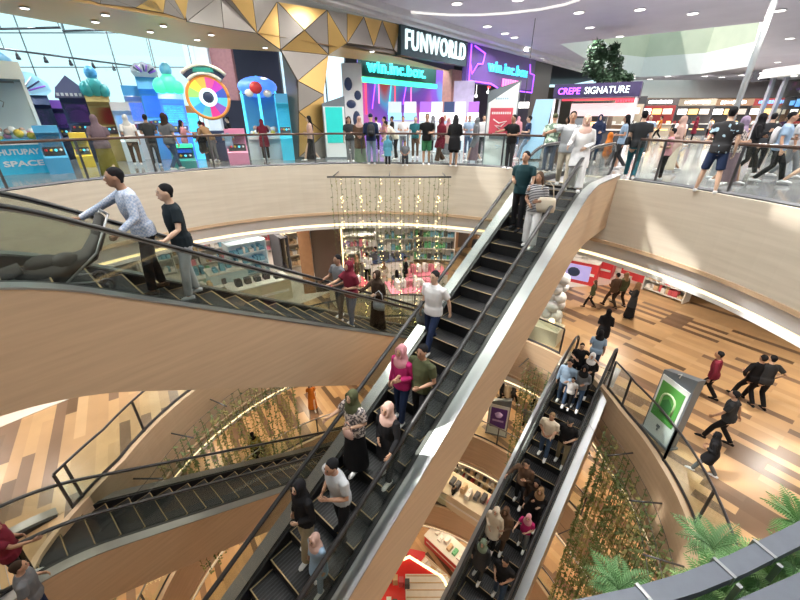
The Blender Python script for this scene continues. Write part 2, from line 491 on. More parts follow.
e3top = stxy(12.0, -1.661, 0, 40.1); e1b = stxy(11.2, -6.106, 0, 42.4); e2b = stxy(-2, -3.234); e4t = stxy(-1.9, -8.2, 0, 39.85)
balustrade('balustrade', C3, r3, Z3, 'glass balustrade with dark handrail around the opening one storey down', [(e3top.x, e3top.y, 1.0), (e1b.x, e1b.y, 1.1), (e2b.x, e2b.y, 1.3), (e4t.x, e4t.y, 1.25)], DSTEEL, 0, 360, 1.7)
for z, g, lb in ((Z2, [(-.1, 12.8, 2.0)], 'glass balustrade around the opening two storeys down'), (Z1, [], 'glass balustrade with steel rail around the lowest opening')):
    balustrade('balustrade', C3, r2, z, lb, g, STEEL, 20, 200, 2.0)

# ---------------------------------------------------------------- top storey ceiling
def poly_at(pxs, z): return [tuple(at(u, v, z))[:2] for u, v in pxs]
ZC = 4.2
sky = [(C4.x+8.6*math.cos(2*PI*i/48), C4.y+8.6*math.sin(2*PI*i/48)) for i in range(48)]
well = poly_at([(560, 44), (763, 22), (751, 66), (700, 74), (640, 77), (614, 75)], ZC)
bp0, bp1 = stxy(-14, -13.6), stxy(48, -13.6)
# main ceiling lies on the near side of the shopfront line
def clip_half(S0, S1, T0, T1): return [tuple(stxy(s, t))[:2] for s, t in ((S0, T0), (S1, T0), (S1, T1), (S0, T1))]
def poly_face(name, outer, holes, z, m, up=False, kind='structure'):
    loops = [[Vector((x, y, 0)) for x, y in outer]]+[[Vector((x, y, 0)) for x, y in h] for h in holes]
    allp = list(outer)+[p for h in holes for p in h]
    fs = []
    for t in tessellate_polygon(loops):
        a, b, c = [allp[i] for i in t]
        ar = (b[0]-a[0])*(c[1]-a[1])-(c[0]-a[0])*(b[1]-a[1])
        fs.append(tuple(t) if (ar > 0) == up else (t[0], t[2], t[1]))
    mb = MB(); mb.add([(x, y, z) for x, y in allp], fs)
    o = mb.build(name, m)
    if kind: o['kind'] = kind
    return o
CEILM = panel_mat('ceiling_panels', (.68, .66, .74), (.76, .74, .82), .55, (.3, .3, .3))
poly_face('ceiling', clip_half(-16, 75, -13.62, 40), [sky, well], ZC, CEILM)
# roof-light well walls and unseen grid bars, widened to shape the sun patches
mb = MB()
for i in range(48):
    a, b = sky[i], sky[(i+1) % 48]
    mb.add([(a[0], a[1], ZC), (b[0], b[1], ZC), (b[0], b[1], ZC+1.2), (a[0], a[1], ZC+1.2)], [(0, 1, 2, 3)])
struct(mb.build('wall_rooflight', WHITEBAND))
sg = empty('roof_light', (C4.x, C4.y, ZC+1.2), 0, 'round unseen roof light above the atrium with wide white bars shaping the sun patches', 'skylight')
for k in range(-3, 4):
    L = 2*math.sqrt(max(.5, 74-(k*2.4)**2))
    mb = MB(); mb.box((k*2.4, 0, 0), (1.0, L, .3)); mb.build('sun_patch_bar', WHITEBAND, sg)
    mb = MB(); mb.box((0, k*2.4, .02), (L, 1.0, .3)); mb.build('sun_patch_bar', WHITEBAND, sg)
WELLM = panel_mat('well_plaster', (.52, .56, .46), (.60, .63, .52), .6, (.3, .3, .3))
mb = MB(); n = len(well)
for i in range(n):
    a, b = well[i], well[(i+1) % n]
    mb.add([(a[0], a[1], ZC), (b[0], b[1], ZC), (b[0], b[1], ZC+1.9), (a[0], a[1], ZC+1.9)], [(0, 1, 2, 3)], 0)
    mb.add([(a[0], a[1], ZC+1.9), (b[0], b[1], ZC+1.9), (b[0], b[1], ZC+10), (a[0], a[1], ZC+10)], [(0, 1, 2, 3)], 1)
struct(mb.build('wall_ceiling_well', [WHITEBAND, WELLM]))
# lit edge of the well, stepped cornices along the shopfronts
mb = MB(); a, b = [Vector((*p, 0)) for p in (well[1], well[2])]
mb.tube([a+Vector((0, 0, ZC-.03)), b+Vector((0, 0, ZC-.03))], .12, 6); struct(mb.build('trim_well_light', mat('well_strip', (1, .98, .9), .5, emit=1.5, vary=0)))
for k, (T, zz) in enumerate(((-13.35, 3.98), (-12.9, 4.10))):
    mb = MB(); M = Matrix.Translation(stxy(16, T, zz)) @ Matrix.Rotation(PI/2-math.radians(40.7), 4, 'Z')
    mb.box(None, (64, .42, .24), M=M); struct(mb.build('trim_cornice_%d' % k, WHITEBAND))
arc = [at(u, v, ZC-.02) for u, v in ((405, 11), (425, 13), (450, 14.5), (480, 14.5), (510, 12.5), (540, 9), (565, 4), (580, -1))]
mb = MB(); mb.tube(arc, [(.06, .03)]*len(arc), 6, side=(0, 0, 1)); struct(mb.build('trim_ceiling_arc', LED if False else mat('soft_line', (1, .97, .92), .5, emit=.9, vary=0)))
# downlights
def downlight(p, r=.16, e=0, col=(1, .95, .88), m=LEDW, label='round recessed downlight in the white ceiling', group='ceiling downlights'):
    mb = MB(); mb.lathe([(r, 0), (r*1.25, -.01), (r*1.25, -.03), (r, -.03)], n=14)
    o = mb.build('downlight', WHITEBAND, None, p); tag(o, label, 'ceiling light', group)
    mb = MB(); mb.lathe([(r, -.031), (r, -.042)], n=14); mb.build('lens', m, o)
    if e: 
        l = lamp(p[0], p[1], p[2]-.05, e*1.6, r*1.8, col, 150)
    return o
def lamp(x, y, z, e, r=.35, col=(1, .93, .84), spread=170):  # serves the downlights and the added fill lamps further down
    l = bpy.data.lights.new('ceiling_or_fill_lamp', 'AREA'); l.shape = 'DISK'; l.size = r; l.energy = e; l.color = col; l.spread = math.radians(spread)
    o = bpy.data.objects.new('ceiling_or_fill_lamp', l); COL.objects.link(o); o.location = (x, y, z); return o
for i, (u, v) in enumerate(((457, 3), (487.5, 26), (514.5, 37), (527, 47), (544, 55), (518, -1), (579, 12), (590, 27), (693, 13), (555, 62), (780, 10), (790, 38), (778, 62), (640, 9), (620, 36), (505, 33))):
    downlight(at(u, v, ZC), .2, 150 if i < 15 else 0, (1, .93, .9))

# ---------------------------------------------------------------- gold faceted bulkhead and pillar of the arcade
GOLD = mat('gold_panel', (.66, .43, .15), .3, .7, vary=.12, scale=1.2)
GOLDS = mat('gold_soffit', (.80, .47, .16), .4, .2, vary=.06, scale=.6)
BEIGE = mat('beige_panel', (.30, .275, .25), .42, .3, vary=.06)
SEAM = mat('dark_seam', (.09, .07, .05), .5)
def c2(x, y): return (180+x/3, y/3)
V = dict(h=(290, 5), i=(300, 150), e=(230, 100), k=(372, 90), j=(440, 30), l=(445, 165), d=(120, -15), c=(130, 85), f=(140, -15), g=(215, -15), q=(500, 130), p=(500, 40), r=(550, 50), s=(580, 140), t=(605, 62), u=(640, 150), v=(662, 75),
         m=(352, 243), n=(430, 285), o=(355, 335), P=(432, 402), Q=(356, 472), R=(440, 472), b=(20, 65), a=(-10, -15), H=(300, -40), J=(450, -20), W=(660, 165), X=(640, 62))
TR = [('h', 'i', 'e', 1), ('h', 'i', 'k', 0), ('h', 'k', 'j', 1), ('i', 'k', 'l', 1), ('k', 'j', 'l', 0), ('j', 'l', 'q', 1), ('j', 'p', 'q', 0), ('p', 'q', 'r', 1), ('q', 's', 'r', 0), ('r', 's', 't', 1), ('s', 'u', 't', 0), ('t', 'u', 'v', 1), ('u', 'W', 'v', 0),
      ('i', 'l', 'm', 0), ('l', 'm', 'n', 1), ('m', 'n', 'o', 0), ('n', 'o', 'P', 1), ('o', 'P', 'Q', 1), ('P', 'Q', 'R', 0),
      ('g', 'h', 'e', 0), ('f', 'g', 'e', 1), ('d', 'f', 'e', 0), ('d', 'c', 'e', 0), ('a', 'b', 'd', 0), ('b', 'c', 'd', 0)]
random.seed(3)
VP = {}
for k_, (x, y) in V.items():
    u, v = c2(x, y); VP[k_] = onT(u, v, -13.6+random.uniform(-.22, .12))
TL = [((152, 0), (163, 13), (165, -2), 1), ((173, -2), (185, 20), (188, -2), 1), ((135, 2), (152, -2), (163, 13), 0), ((163, 13), (165, -2), (185, 20), 0), ((165, -2), (173, -2), (185, 20), 0), ((80, -3), (100, 4), (100, -5), 0), ((100, -5), (100, 4), (135, 8), 0), ((100, -5), (135, 8), (152, -3), 0), ((135, 8), (152, -3), (163, 13), 1)]
mb = MB()
nrm = Vector((math.cos(math.radians(40.7)), -math.sin(math.radians(40.7)), 0))
def tri(a, b, c, g):
    n_ = (b-a).cross(c-a)
    if n_.dot(nrm) < 0: b, c = c, b
    cen = (a+b+c)/3
    ia, ib, ic = [cen+(p-cen)*.965 for p in (a, b, c)]
    mb.add([ia+nrm*.03, ib+nrm*.03, ic+nrm*.03, a-nrm*.02, b-nrm*.02, c-nrm*.02], [(0, 1, 2)], g)
    mb.add([ia+nrm*.03, ib+nrm*.03, ic+nrm*.03, a-nrm*.02, b-nrm*.02, c-nrm*.02], [(3, 4, 1, 0), (4, 5, 2, 1), (5, 3, 0, 2)], 2)
for a, b, c, g in TR: tri(VP[a], VP[b], VP[c], g)
for a, b, c, g in TL: tri(onT(a[0], a[1], -13.6), onT(b[0], b[1], -13.6), onT(c[0], c[1], -13.6), g)
# solid backing behind the facets: bulkhead beam and pillar core
def box_ST(mb, S0, S1, T0, T1, z0, z1, mi=0, az=40.7):
    P = [stxy(s, t, 0, az) for s, t in ((S0, T0), (S1, T0), (S1, T1), (S0, T1))]
    mb.prism([(p.x, p.y) for p in P], z0, z1, mi)
def Sof(u, v, T): 
    p = onT(u, v, T); a = math.radians(40.7); return p.x*math.sin(a)+p.y*math.cos(a)
box_ST(mb, -12, Sof(401, 40, -13.6), -14.3, -13.85, 2.72, ZC, 0)
box_ST(mb, Sof(300, 110, -13.8), Sof(326, 110, -13.8), -14.6, -13.85, Z4, 2.75, 0)
o = mb.build('faceted_cladding', [BEIGE, GOLD, SEAM]); tag(o, 'gold and beige triangular panels on the arcade bulkhead and its pillar', 'wall cladding')
sof = poly_at([], 2.6)
sp = [tuple(stxy(-10, -13.6))[:2], tuple(stxy(Sof(401, 57, -13.6), -13.6))[:2], (3.4, 27.2), (-.3, 23.2), (-4.2, 19.6), (-8.2, 18.1), (-11, 12.6), (-16, 3)]
o = poly_face('ceiling', sp, [], 2.6, GOLDS); 
mb = MB()
for a, b in zip(sp[2:], sp[3:]):
    mb.add([(a[0], a[1], 2.6), (b[0], b[1], 2.6), (b[0], b[1], 5.3), (a[0], a[1], 5.3)], [(0, 1, 2, 3)])
struct(mb.build('trim_soffit_edge', DSTEEL))
for u, v in ((24, 7), (105, 14), (95, 21), (163, 25), (150, 31), (197, 39), (211, 34), (265, 47), (372, 51)):
    downlight(at(u, v, 2.59), .09, 18, (1, .85, .6), label='small round downlight in the gold soffit', group='gold soffit downlights')

# ---------------------------------------------------------------- arcade shell: windows, dark ceiling, back walls
DARKC = mat('dark_ceiling', (.022, .02, .03), .8)
WY = 22.3
poly_face('ceiling', [(-45, 4), (-16, 3), (-11, 12.6), (-8.2, 18.1), (-4.2, 19.6), (-.3, 23.2), (3.4, 27.2), (30, 60), (30, 75), (-10.6, 75), (-10.6, WY+.1), (-45, WY+.1)], [], 5.3, DARKC)
WY = 22.3
SKYG = mat('window_sky_glass', (.75, .95, 1), .3, vary=0)
wn = empty('window_1', (-20, WY, 0)); wn['kind'] = 'structure'
for k, x in enumerate((-42, -36, -31, -27, -24, -21.3, -18.9, -16.7, -14.6, -12.6, -10.7)):
    mb = MB(); mb.box((x+20, 0, (Z4+5.3)/2), (.03, .05, 5.3-Z4)); mb.build('mullion', STEEL, wn)
for z in (-.2, 2.35, 3.8):
    mb = MB(); mb.box((-7, 0, z), (32, .05, .04)); mb.build('transom', DSTEEL, wn)
mb = MB(); mb.box((-7, .03, (Z4+5.3)/2), (32, .02, 5.3-Z4)); mb.build('pane', GLASS, wn)
mb = MB(); mb.box((-10.5, WY+1.0, 1.9), (.7, .3, 6.9)); struct(mb.build('wall_arcade_corner', mat('pale_wall', (.72, .74, .78), .5)))
PURP = mat('brick_mauve', (.32, .14, .14), .7, vary=.25, scale=8)
mb = MB(); mb.box((-9.55, WY+1.2, 3.0), (1.15, .3, 4.2)); struct(mb.build('wall_arcade_panel', PURP))
mb = MB(); mb.box((-8.9, WY+5.5, 1.9), (7.5, .3, 6.9)); o = struct(mb.build('wall_arcade_back', mat('dark_navy', (.035, .03, .06), .6)))
wn = empty('window_2', (-5.1, WY+3.0, 0)); wn['kind'] = 'structure'
for x in (-1.9, -.6, .7, 1.9):
    mb = MB(); mb.box((x, 0, 1.9), (.07, .1, 6.9)); mb.build('mullion', DSTEEL, wn)
SKYP = mat('glowing_pane', (.70, .88, .95), .5, emit=.75, vary=0)  # daylight behind the window put into the pane as emission
mb = MB(); mb.box((0, .1, 1.9), (3.8, .03, 6.9)); mb.build('pane', SKYP, wn)
# track rails with spotlights in front of the big window
for k, (p0, p1, n) in enumerate((((0, 48.5), (156, 69), 7), ((0, 29), (66, 44), 0), ((63, 31), (165, 54), 0))):
    a, b = onT(*p0, -22.5) if False else ray(*p0)*15.5, ray(*p1)*15.5
    z = a.z; b.z = z if k == 0 else b.z
    b = at(p1[0], p1[1], z) if abs(ray(*p1).z) > .02 and k == 0 else Vector((b.x, b.y, z))
    r_ = empty('track_rail', a, 0, ['black lighting track with seven small spotlights before the tall window', 'short dark ceiling bar at far upper left before the window', 'short dark ceiling bar before the window beside the gold soffit'][k], 'track light')
    mb = MB(); mb.tube([(0, 0, 0), b-a], .045, 6); mb.build('rail', DSTEEL, r_)
    for q in (0.02, .98):
        p = (b-a)*q; mb = MB(); mb.tube([p, (p.x, p.y, 5.3-a.z)], .015, 5); mb.build('hanger', DSTEEL, r_)
    for i in range(n):
        p = (b-a)*((i+.5)/n); mb = MB(); mb.tube([p, p-Vector((0, 0, .12))], .02, 6); mb.tube([p-Vector((0, 0, .12)), p-Vector((-.06, .06, .32))], [.05, .09], 8)
        mb.build('spotlight', DSTEEL, r_)
# ---------------------------------------------------------------- arcade signs
def board_T(name, corners, T, th, m, label, cat):
    """a board on a plane parallel to the shopfront, given its picture corners"""
    P = [onT(u, v, T) for u, v in corners]
    S0 = min(Sof(u, v, T) for u, v in corners); S1 = max(Sof(u, v, T) for u, v in corners)
    zs = [p.z for p in P]; return S0, S1, sum(sorted(zs)[:2])/2, sum(sorted(zs)[2:])/2
def sign_board(name, S0, S1, T, z0, z1, th, m, label, cat):
    mb = MB(); box_ST(mb, S0, S1, T-th, T, z0, z1); o = mb.build(name, m); return tag(o, label, cat)
SD = (math.sin(math.radians(40.7)), math.cos(math.radians(40.7)), 0)
TEAL = mat('dark_teal', (.02, .045, .06), .35)
S0, S1, z0, z1 = board_T('', ((401, 22), (404, 56), (466, 69), (466, 41)), -13.45, .2, TEAL, '', '')
fw = sign_board('arcade_sign', S0, S1, -13.45, 2.68, 4.0, .35, TEAL, 'long dark board with big white lit capital letters above the arcade front', 'sign')
GLOWW = mat('glow_white', (.82, 1, 1), .4, emit=1.1, vary=0)
GLOWC = mat('glow_cyan', (.08, .75, 1), .4, emit=1.3, vary=0)
GLOWP = mat('glow_purple', (.36, .08, 1), .4, emit=2.6, vary=0)
GLOWG = mat('glow_green', (.05, 1, .45), .4, emit=1.4, vary=0)
GLOWR = mat('glow_red', (1, .05, .08), .4, emit=2.2, vary=0)
GLOWK = mat('glow_pink', (1, .2, .55), .4, emit=1.6, vary=0)
put_text('letters', 'FUNWORLD', 1.15, GLOWW, frame(stxy((S0+S1)/2, -13.40, 3.33), SD), fw, .05, .004, 1.15, fit=((S1-S0)*.90, .80))
S2, S3 = S1+.15, Sof(534, 80, -13.45)
S3 = min(S3, S2+13)
nb = sign_board('neon_shop_sign', S2, S3, -13.5, 1.9, 3.95, .3, mat('violet_board', (.10, .05, .22), .4), 'dark violet board with purple neon outline and cyan lit letters beside the arcade sign', 'sign')
S2b = Sof(488, 70, -13.4); S3b = Sof(528, 76, -13.4)
put_text('letters', 'win.inc.box', 1.0, GLOWC, frame(stxy((S2b+S3b)/2, -13.42, 2.95), SD), nb, .05, .02, 1.1, fit=(S3b-S2b, .62))
put_text('small_letters', 'ARCADE' if False else 'I I I I I I I I', .62, GLOWK, frame(stxy((S2b+S3b)/2+.5, -13.42, 2.1), SD), nb, .04, .03, 1, (S3b-S2b)*.55/3.0)
Ln = S3-S2
def ST3(s, z): return stxy(S2+s*Ln, -13.4, z)
for pts in ([(0.02, 3.8), (.02, 2.0), (.30, 1.98), (.42, 1.75), (.98, 1.75), (.98, 2.9), (.90, 2.95), (.88, 3.5)], [(.02, 2.9), (.05, 2.35), (.11, 2.9), (.17, 2.95), (.19, 3.5), (.06, 3.75)]):
    mb = MB(); mb.tube([ST3(s, z) for s, z in pts], .045, 6); mb.build('neon_tube', GLOWP, nb)
# the sign and green strip inside
SG0, SG1 = Sof(362, 72, -16.6), Sof(427, 72, -16.6)
gb = sign_board('game_shop_sign', SG0, SG1+1.0, -16.6, 2.05, 3.0, .3, mat('green_black', (.01, .05, .04), .4), 'dark board with blue-green lit letters inside the arcade, left of the big white letters', 'sign')
put_text('letters', 'win.inc.box.', 1.0, mat('glow_teal', (.05, .75, .75), .4, emit=2.0, vary=0), frame(stxy((SG0+SG1)/2, -16.5, 2.55), SD), gb, .05, .02, 1.1, fit=((SG1-SG0)*.9, .62))
mb = MB(); box_ST(mb, SG0, SG1+1.0, -16.7, -16.5, 1.75, 2.0); mb.build('light_strip', GLOWG, gb)
# violet backdrop wall
def mural_mat():
    m = bpy.data.materials.new('violet_mural'); m.use_nodes = True; nt = m.node_tree; b = nt.nodes['Principled BSDF']
    tc = nt.nodes.new('ShaderNodeTexCoord'); w_ = nt.nodes.new('ShaderNodeTexNoise'); w_.inputs['Scale'].default_value = .28; w_.inputs['Detail'].default_value = 1
    nt.links.new(tc.outputs['Object'], w_.inputs['Vector'])
    r = ramp(nt, [(.34, (.5, .06, .08)), (.42, (.10, .35, .6)), (.5, (.16, .07, .42)), (.62, (.22, .06, .45)), (.7, (.45, .1, .4))])
    nt.links.new(w_.outputs['Fac'], r.inputs[0]); nt.links.new(r.outputs[0], b.inputs['Base Color']); nt.links.new(r.outputs[0], b.inputs['Emission Color'])
    b.inputs['Emission Strength'].default_value = .35
    return m
mw = Sof(362, 100, -17.6); me_ = Sof(447, 100, -17.6)
mb = MB(); box_ST(mb, mw, me_, -17.9, -17.6, Z4, 3.4); vm = mb.build('mural_screen', mural_mat()); tag(vm, 'glowing violet and red screen wall inside the arcade under the green strip', 'screen wall')
for i, u in enumerate((366, 372, 379, 388, 395, 403, 411)):
    mb = MB(); S = Sof(u, 100, -17.5); mb.tube([stxy(S, -17.5, .2+.3*(i % 3)), stxy(S+.3*(i % 2), -17.5, 1.8)], .04, 5); mb.build('neon_line', [GLOWR, GLOWP, GLOWK, GLOWC][i % 4], vm)
# wall run of the arcade front and beyond
mb = MB(); box_ST(mb, Sof(447, 100, -15.2), Sof(447, 100, -15.2)+2.2, -15.6, -14.9, Z4, 2.7); struct(mb.build('wall_brick_pier', mat('rose_brick', (.42, .20, .17), .75, vary=.25, scale=6)))
mb = MB(); box_ST(mb, me_+1, 60, -24.3, -24, Z4, ZC); struct(mb.build('wall_far_left', mat('dark_violet_wall', (.07, .035, .075), .6)))
mb = MB(); box_ST(mb, S3+.1, S3+3.6, -15.4, -13.6, Z4, ZC); struct(mb.build('wall_black_pier', mat('black_pier', (.03, .025, .03), .4)))
for u, v in ((442, 92), (452, 97), (461, 92), (476, 96), (488, 92), (505, 92), (489, 87), (512, 98)):
    p = onT(u, v, -18); mb = MB(); mb.ball((0, 0, 0), .13, 8, 6); mb.tube([(0, 0, 0), (0, 0, 3.8-p.z)], .015, 4)
    tag(mb.build('pendant_lamp', [GLOWR, GLOWK, LEDW][int(u) % 3], None, p), 'small red or pink pendant glow inside the shop under the neon board', 'lamp', 'shop pendant lamps')
# ---------------------------------------------------------------- enclosing walls
WALLD = mat('food_court_wall', (.16, .11, .08), .6, vary=.15)
mb = MB(); mb.box((20, 66, 1.3), (90, .4, 6)); struct(mb.build('wall_back', WALLD))
mb = MB(); mb.box((56, 28, 1.3), (.4, 76, 6)); struct(mb.build('wall_right', WALLD))
mb = MB(); mb.box((8, -9, -11), (100, .4, 31)); struct(mb.build('wall_camera_side', WHITEBAND))
SHOPW = mat('shop_white', (.72, .70, .66), .6, vary=.08)
for L, z in ((3, Z3), (2, Z2), (1, Z1), (0, Z0)):
    mb = MB(); R = 30
    for i in range(40):
        a, b = math.radians(-20+220*i/40), math.radians(-20+220*(i+1)/40)
        p = (R*math.cos(a), R*math.sin(a)+6); q = (R*math.cos(b), R*math.sin(b)+6)
        mb.add([(p[0], p[1], z), (q[0], q[1], z), (q[0], q[1], z+3.65), (p[0], p[1], z+3.65)], [(3, 2, 1, 0)])
    struct(mb.build('wall_shops_%d' % L, SHOPW))
# cream tiles inside the shop line one storey down
mb = MB(); box_ST(mb, -8, 40, -34, -13.2, Z3, Z3+.012); struct(mb.build('floor_shop_tiles', TILEW))
mb = MB(); P = [tuple(at(u, v, Z3))[:2] for u, v in ((560, 262), (600, 262), (670, 288), (655, 300), (636, 296), (612, 287), (585, 290), (556, 290))]
mb.prism([tuple(at(u, v, Z3))[:2] for u, v in ((548, 262), (640, 262), (668, 288), (630, 283), (560, 288))], Z3, Z3+.012); struct(mb.build('floor_white_patch', TILEW))

# ---------------------------------------------------------------- food court far right
BRSOF = mat('brown_soffit', (.34, .22, .13), .5)
arcw = [ray(u, v)*40 for u, v in ((596, 88), (640, 84), (700, 83), (760, 86), (800, 90), (900, 96))]
mb = MB(); pa = [(p.x, p.y) for p in arcw]; pb = [(p.x*1.03, p.y*1.03) for p in arcw]
mb.prism(pa+pb[::-1], 2.0, 3.7); struct(mb.build('trim_curved_bulkhead', WHITEBAND))
mb = MB(); mb.prism([(p[0]*.985, p[1]*.985) for p in pa]+pb[::-1], 1.72, 1.98); struct(mb.build('trim_brown_soffit', BRSOF))
for i in range(11):
    q = i/10; j = min(int(q*5), 4); f_ = q*5-j; p = arcw[j].lerp(arcw[j+1], f_)
    downlight(Vector((p.x*.992, p.y*.992, 1.72)), .13, 0, label='tiny downlight under the curved food court bulkhead', group='food court downlights')
for (u, v) in ((617, 78), (633, 78), (668, 76), (705, 76), (722, 77), (760, 77), (742, 75), (650, 79)):
    downlight(at(u, v, ZC-.0), .3, 90, (1, .9, .8))
STM = [mat('stall_red', (.30, .03, .03), .5), mat('stall_wood', (.24, .14, .08), .5), mat('stall_black', (.03, .03, .035), .4), mat('stall_cream', (.34, .28, .21), .5), mat('stall_umber', (.07, .06, .06), .5)]
GLW = mat('warm_lit', (1, .62, .22), .4, emit=2.2, vary=0)
GLB = mat('sign_blue', (.15, .4, 1), .4, emit=1.6, vary=0)
def stall(u, k, w, c, sign, label):
    r = ray(u, 118); p = Vector((r.x*k, r.y*k, Z4)); rz = math.atan2(p.y, p.x)-PI/2
    t = empty('food_stall', p, rz, label, 'food stall', None)
    mb = MB(); mb.box((0, 0, .5), (w*.94, .8, 1.0)); mb.box((0, -.05, 1.03), (w*.98, .95, .06), mi=1); mb.build('counter', [STM[c], SHOPW], t)
    mb = MB(); mb.box((0, -.43, .55), (w*.8, .04, .10)); mb.build('counter_light', GLW, t)
    mb = MB(); mb.box((0, 2.2, 1.6), (w*.98, .15, 3.2)); mb.build('back_wall', STM[(c+2) % 5], t)
    for i in range(3):
        mb = MB(); mb.box(((i-1)*w*.28, 2.05, 2.15), (w*.24, .06, .5)); mb.build('menu_board', [LEDW, GLW, mat('menu_soft', (.9, .8, .7), .5, emit=.8, vary=0)][i % 3], t)
    mb = MB(); mb.box((0, .1, 2.95), (w*.98, .25, .6)); o = mb.build('fascia_sign', STM[(c+1) % 5] if c != 1 else STM[2], t)
    mb = MB()
    random.seed(int(u)); x = -w*.28
    while x < w*.28:
        q = random.uniform(.14, .26); mb.box((x+q/2, -.04, 2.95), (q*.75, .04, random.uniform(.2, .3))); x += q
    mb.build('sign_lettering', sign, o)
    for s_ in (-1, 1):
        mb = MB(); mb.box((s_*w*.47, 0, 1.33), (.1, .1, 2.66)); mb.build('post', DSTEEL, t)
    mb = MB(); random.seed(int(u)+5)
    for i in range(6): mb.box((random.uniform(-w*.4, w*.4), random.uniform(-.2, .2), 1.06+.12), (random.uniform(.15, .35), .25, .24))
    mb.build('counter_goods', [GLW, SHOPW, STM[0]][c % 3], t)
for a in ((588, 27, 2.6, 0, GLOWR, 'small food stall with red lit sign right behind the tree kiosk'),
          (622, 33, 3.2, 1, GLOWR, 'food stall with a red lit sign between tree kiosk and far counters'),
          (655, 36, 3.2, 3, LEDW, 'food stall with umber counter and white sign left of the man in the printed tee'),
          (691, 37, 3.3, 2, LEDW, 'black food stall with long white lit sign in the middle of the far row'),
          (727, 37, 3.3, 0, LEDW, 'food stall with white lit sign right behind the steel pole'),
          (765, 36, 3.3, 4, GLB, 'food stall with blue lit sign behind the pale portal'),
          (803, 35, 3.6, 2, GLB, 'food stall with blue lit sign at the right picture edge')):
    stall(*a)

# dessert kiosk with lit name board
p = at(585, 150, Z4); kr = math.atan2(p.y, p.x)-PI/2-.12
k_ = empty('dessert_kiosk', p, kr, 'small kiosk with a dark name board lit in purple and white under the tree', 'kiosk')
u_ = p.length/368/1.0; kw = 70*ray(585, 150).length*(p.y/ray(585, 150).y)/368/ray(585, 150).length*1.0
mb = MB(); mb.box((0, 0, 2.78), (3.9, 1.6, .62)); nbd = mb.build('name_board', mat('board_ink', (.02, .015, .05), .4), k_)
M0 = Matrix.Translation((-.85, -.83, 2.78)) @ Matrix.Rotation(PI/2, 4, 'X')
me = put_text('purple_letters', 'CREPE', .5, GLOWP, Matrix.Translation((-1.2, -.83, 2.78)) @ Matrix.Rotation(PI/2, 4, 'X'), nbd, .02, .008, fit=(1.05, .30))
me = put_text('white_letters', 'SIGNATURE', .5, GLOWW, Matrix.Translation((.5, -.83, 2.78)) @ Matrix.Rotation(PI/2, 4, 'X'), nbd, .02, .0, fit=(1.95, .30))
for sx in (-1, 1):
    for sy in (-.7, .7):
        mb = MB(); mb.box((sx*1.85, sy, 1.25), (.1, .1, 2.5)); mb.build('post', mat('pale_post', (.7, .72, .75), .4), k_)
mb = MB(); mb.box((0, -.3, .5), (3.6, .7, 1.0)); mb.box((0, -.3, 1.02), (3.7, .8, .05), mi=1); mb.build('counter', [STM[2], SHOPW], k_)
mb = MB(); mb.box((.3, .6, 1.95), (3.0, .06, .6)); mb.build('menu_board', mat('menu_pink', (1, .75, .75), .5, emit=1.0, vary=0), k_)
mb = MB(); mb.box((0, .5, 2.42), (3.4, .1, .06)); mb.build('strip_light', GLOWR, k_)
mb = MB(); mb.box((-.6, -.2, 1.3), (.5, .4, .5)); mb.build('appliance', STEEL, k_); mb = MB(); mb.box((.5, -.2, 1.22), (.35, .3, .35)); mb.build('appliance', STEEL, k_)
# tree rising behind the kiosk
LEAFD = mat('dark_leaf', (.018, .05, .022), .6, vary=.5, scale=4)
BARK = mat('bark', (.10, .07, .05), .8, vary=.2)
def leaf_cloud(mb, c, r, n, s, seed=0):
    rd = random.Random(seed)
    for i in range(n):
        d = Vector((rd.gauss(0, 1), rd.gauss(0, 1), rd.gauss(0, 1))).normalized()*(rd.random()**.35)
        p = Vector(c)+Vector((d.x*r[0], d.y*r[1], d.z*r[2]))
        a = Vector((rd.gauss(0, 1), rd.gauss(0, 1), rd.gauss(0, 1))).normalized(); b = a.orthogonal().normalized()
        q = s*rd.uniform(.6, 1.3)
        mb.add([p-a*q, p+b*q*.45, p+a*q, p-b*q*.45], [(0, 1, 2, 3)])
tb = at(604, 147, Z4)
tr = empty('indoor_tree', tb, 0, 'dark leafy tree reaching up into the ceiling opening behind the kiosk', 'tree')
def tp(u, v): r = ray(u, v); k = tb.y/r.y; return Vector((r.x*k-tb.x, 0, r.z*k-tb.z))
mb = MB(); top = tp(600, 70)
mb.tube([(0, 0, 0), (0, 0, 1.5), (-.1, 0, 3), top], [.16, .13, .10, .06], 8); mb.tube([(0, 0, 2.6), tp(614, 62)], [.08, .04], 6); mb.tube([(0, 0, 3), tp(594, 52)], [.07, .03], 6); mb.build('trunk', BARK, tr)
mb = MB()
for u, v, ru, rv in ((596, 50, 7, 8), (592, 66, 7, 9), (599, 74, 8, 5), (613, 52, 5, 7), (615, 64, 6, 8), (618, 76, 8, 5), (606, 79, 9, 4), (627, 78, 6, 3), (601, 58, 5, 8)):
    c = tp(u, v); s = 20*1.0/368*1.15; leaf_cloud(mb, c, (ru*s, ru*s, rv*s), 260, .15, int(u*v))
mb.build('foliage', LEAFD, tr)
mb = MB(); mb.lathe([(.35, 0), (.48, .6), (.44, .62), (.40, .5)], n=16); mb.build('pot', SHOPW, tr)

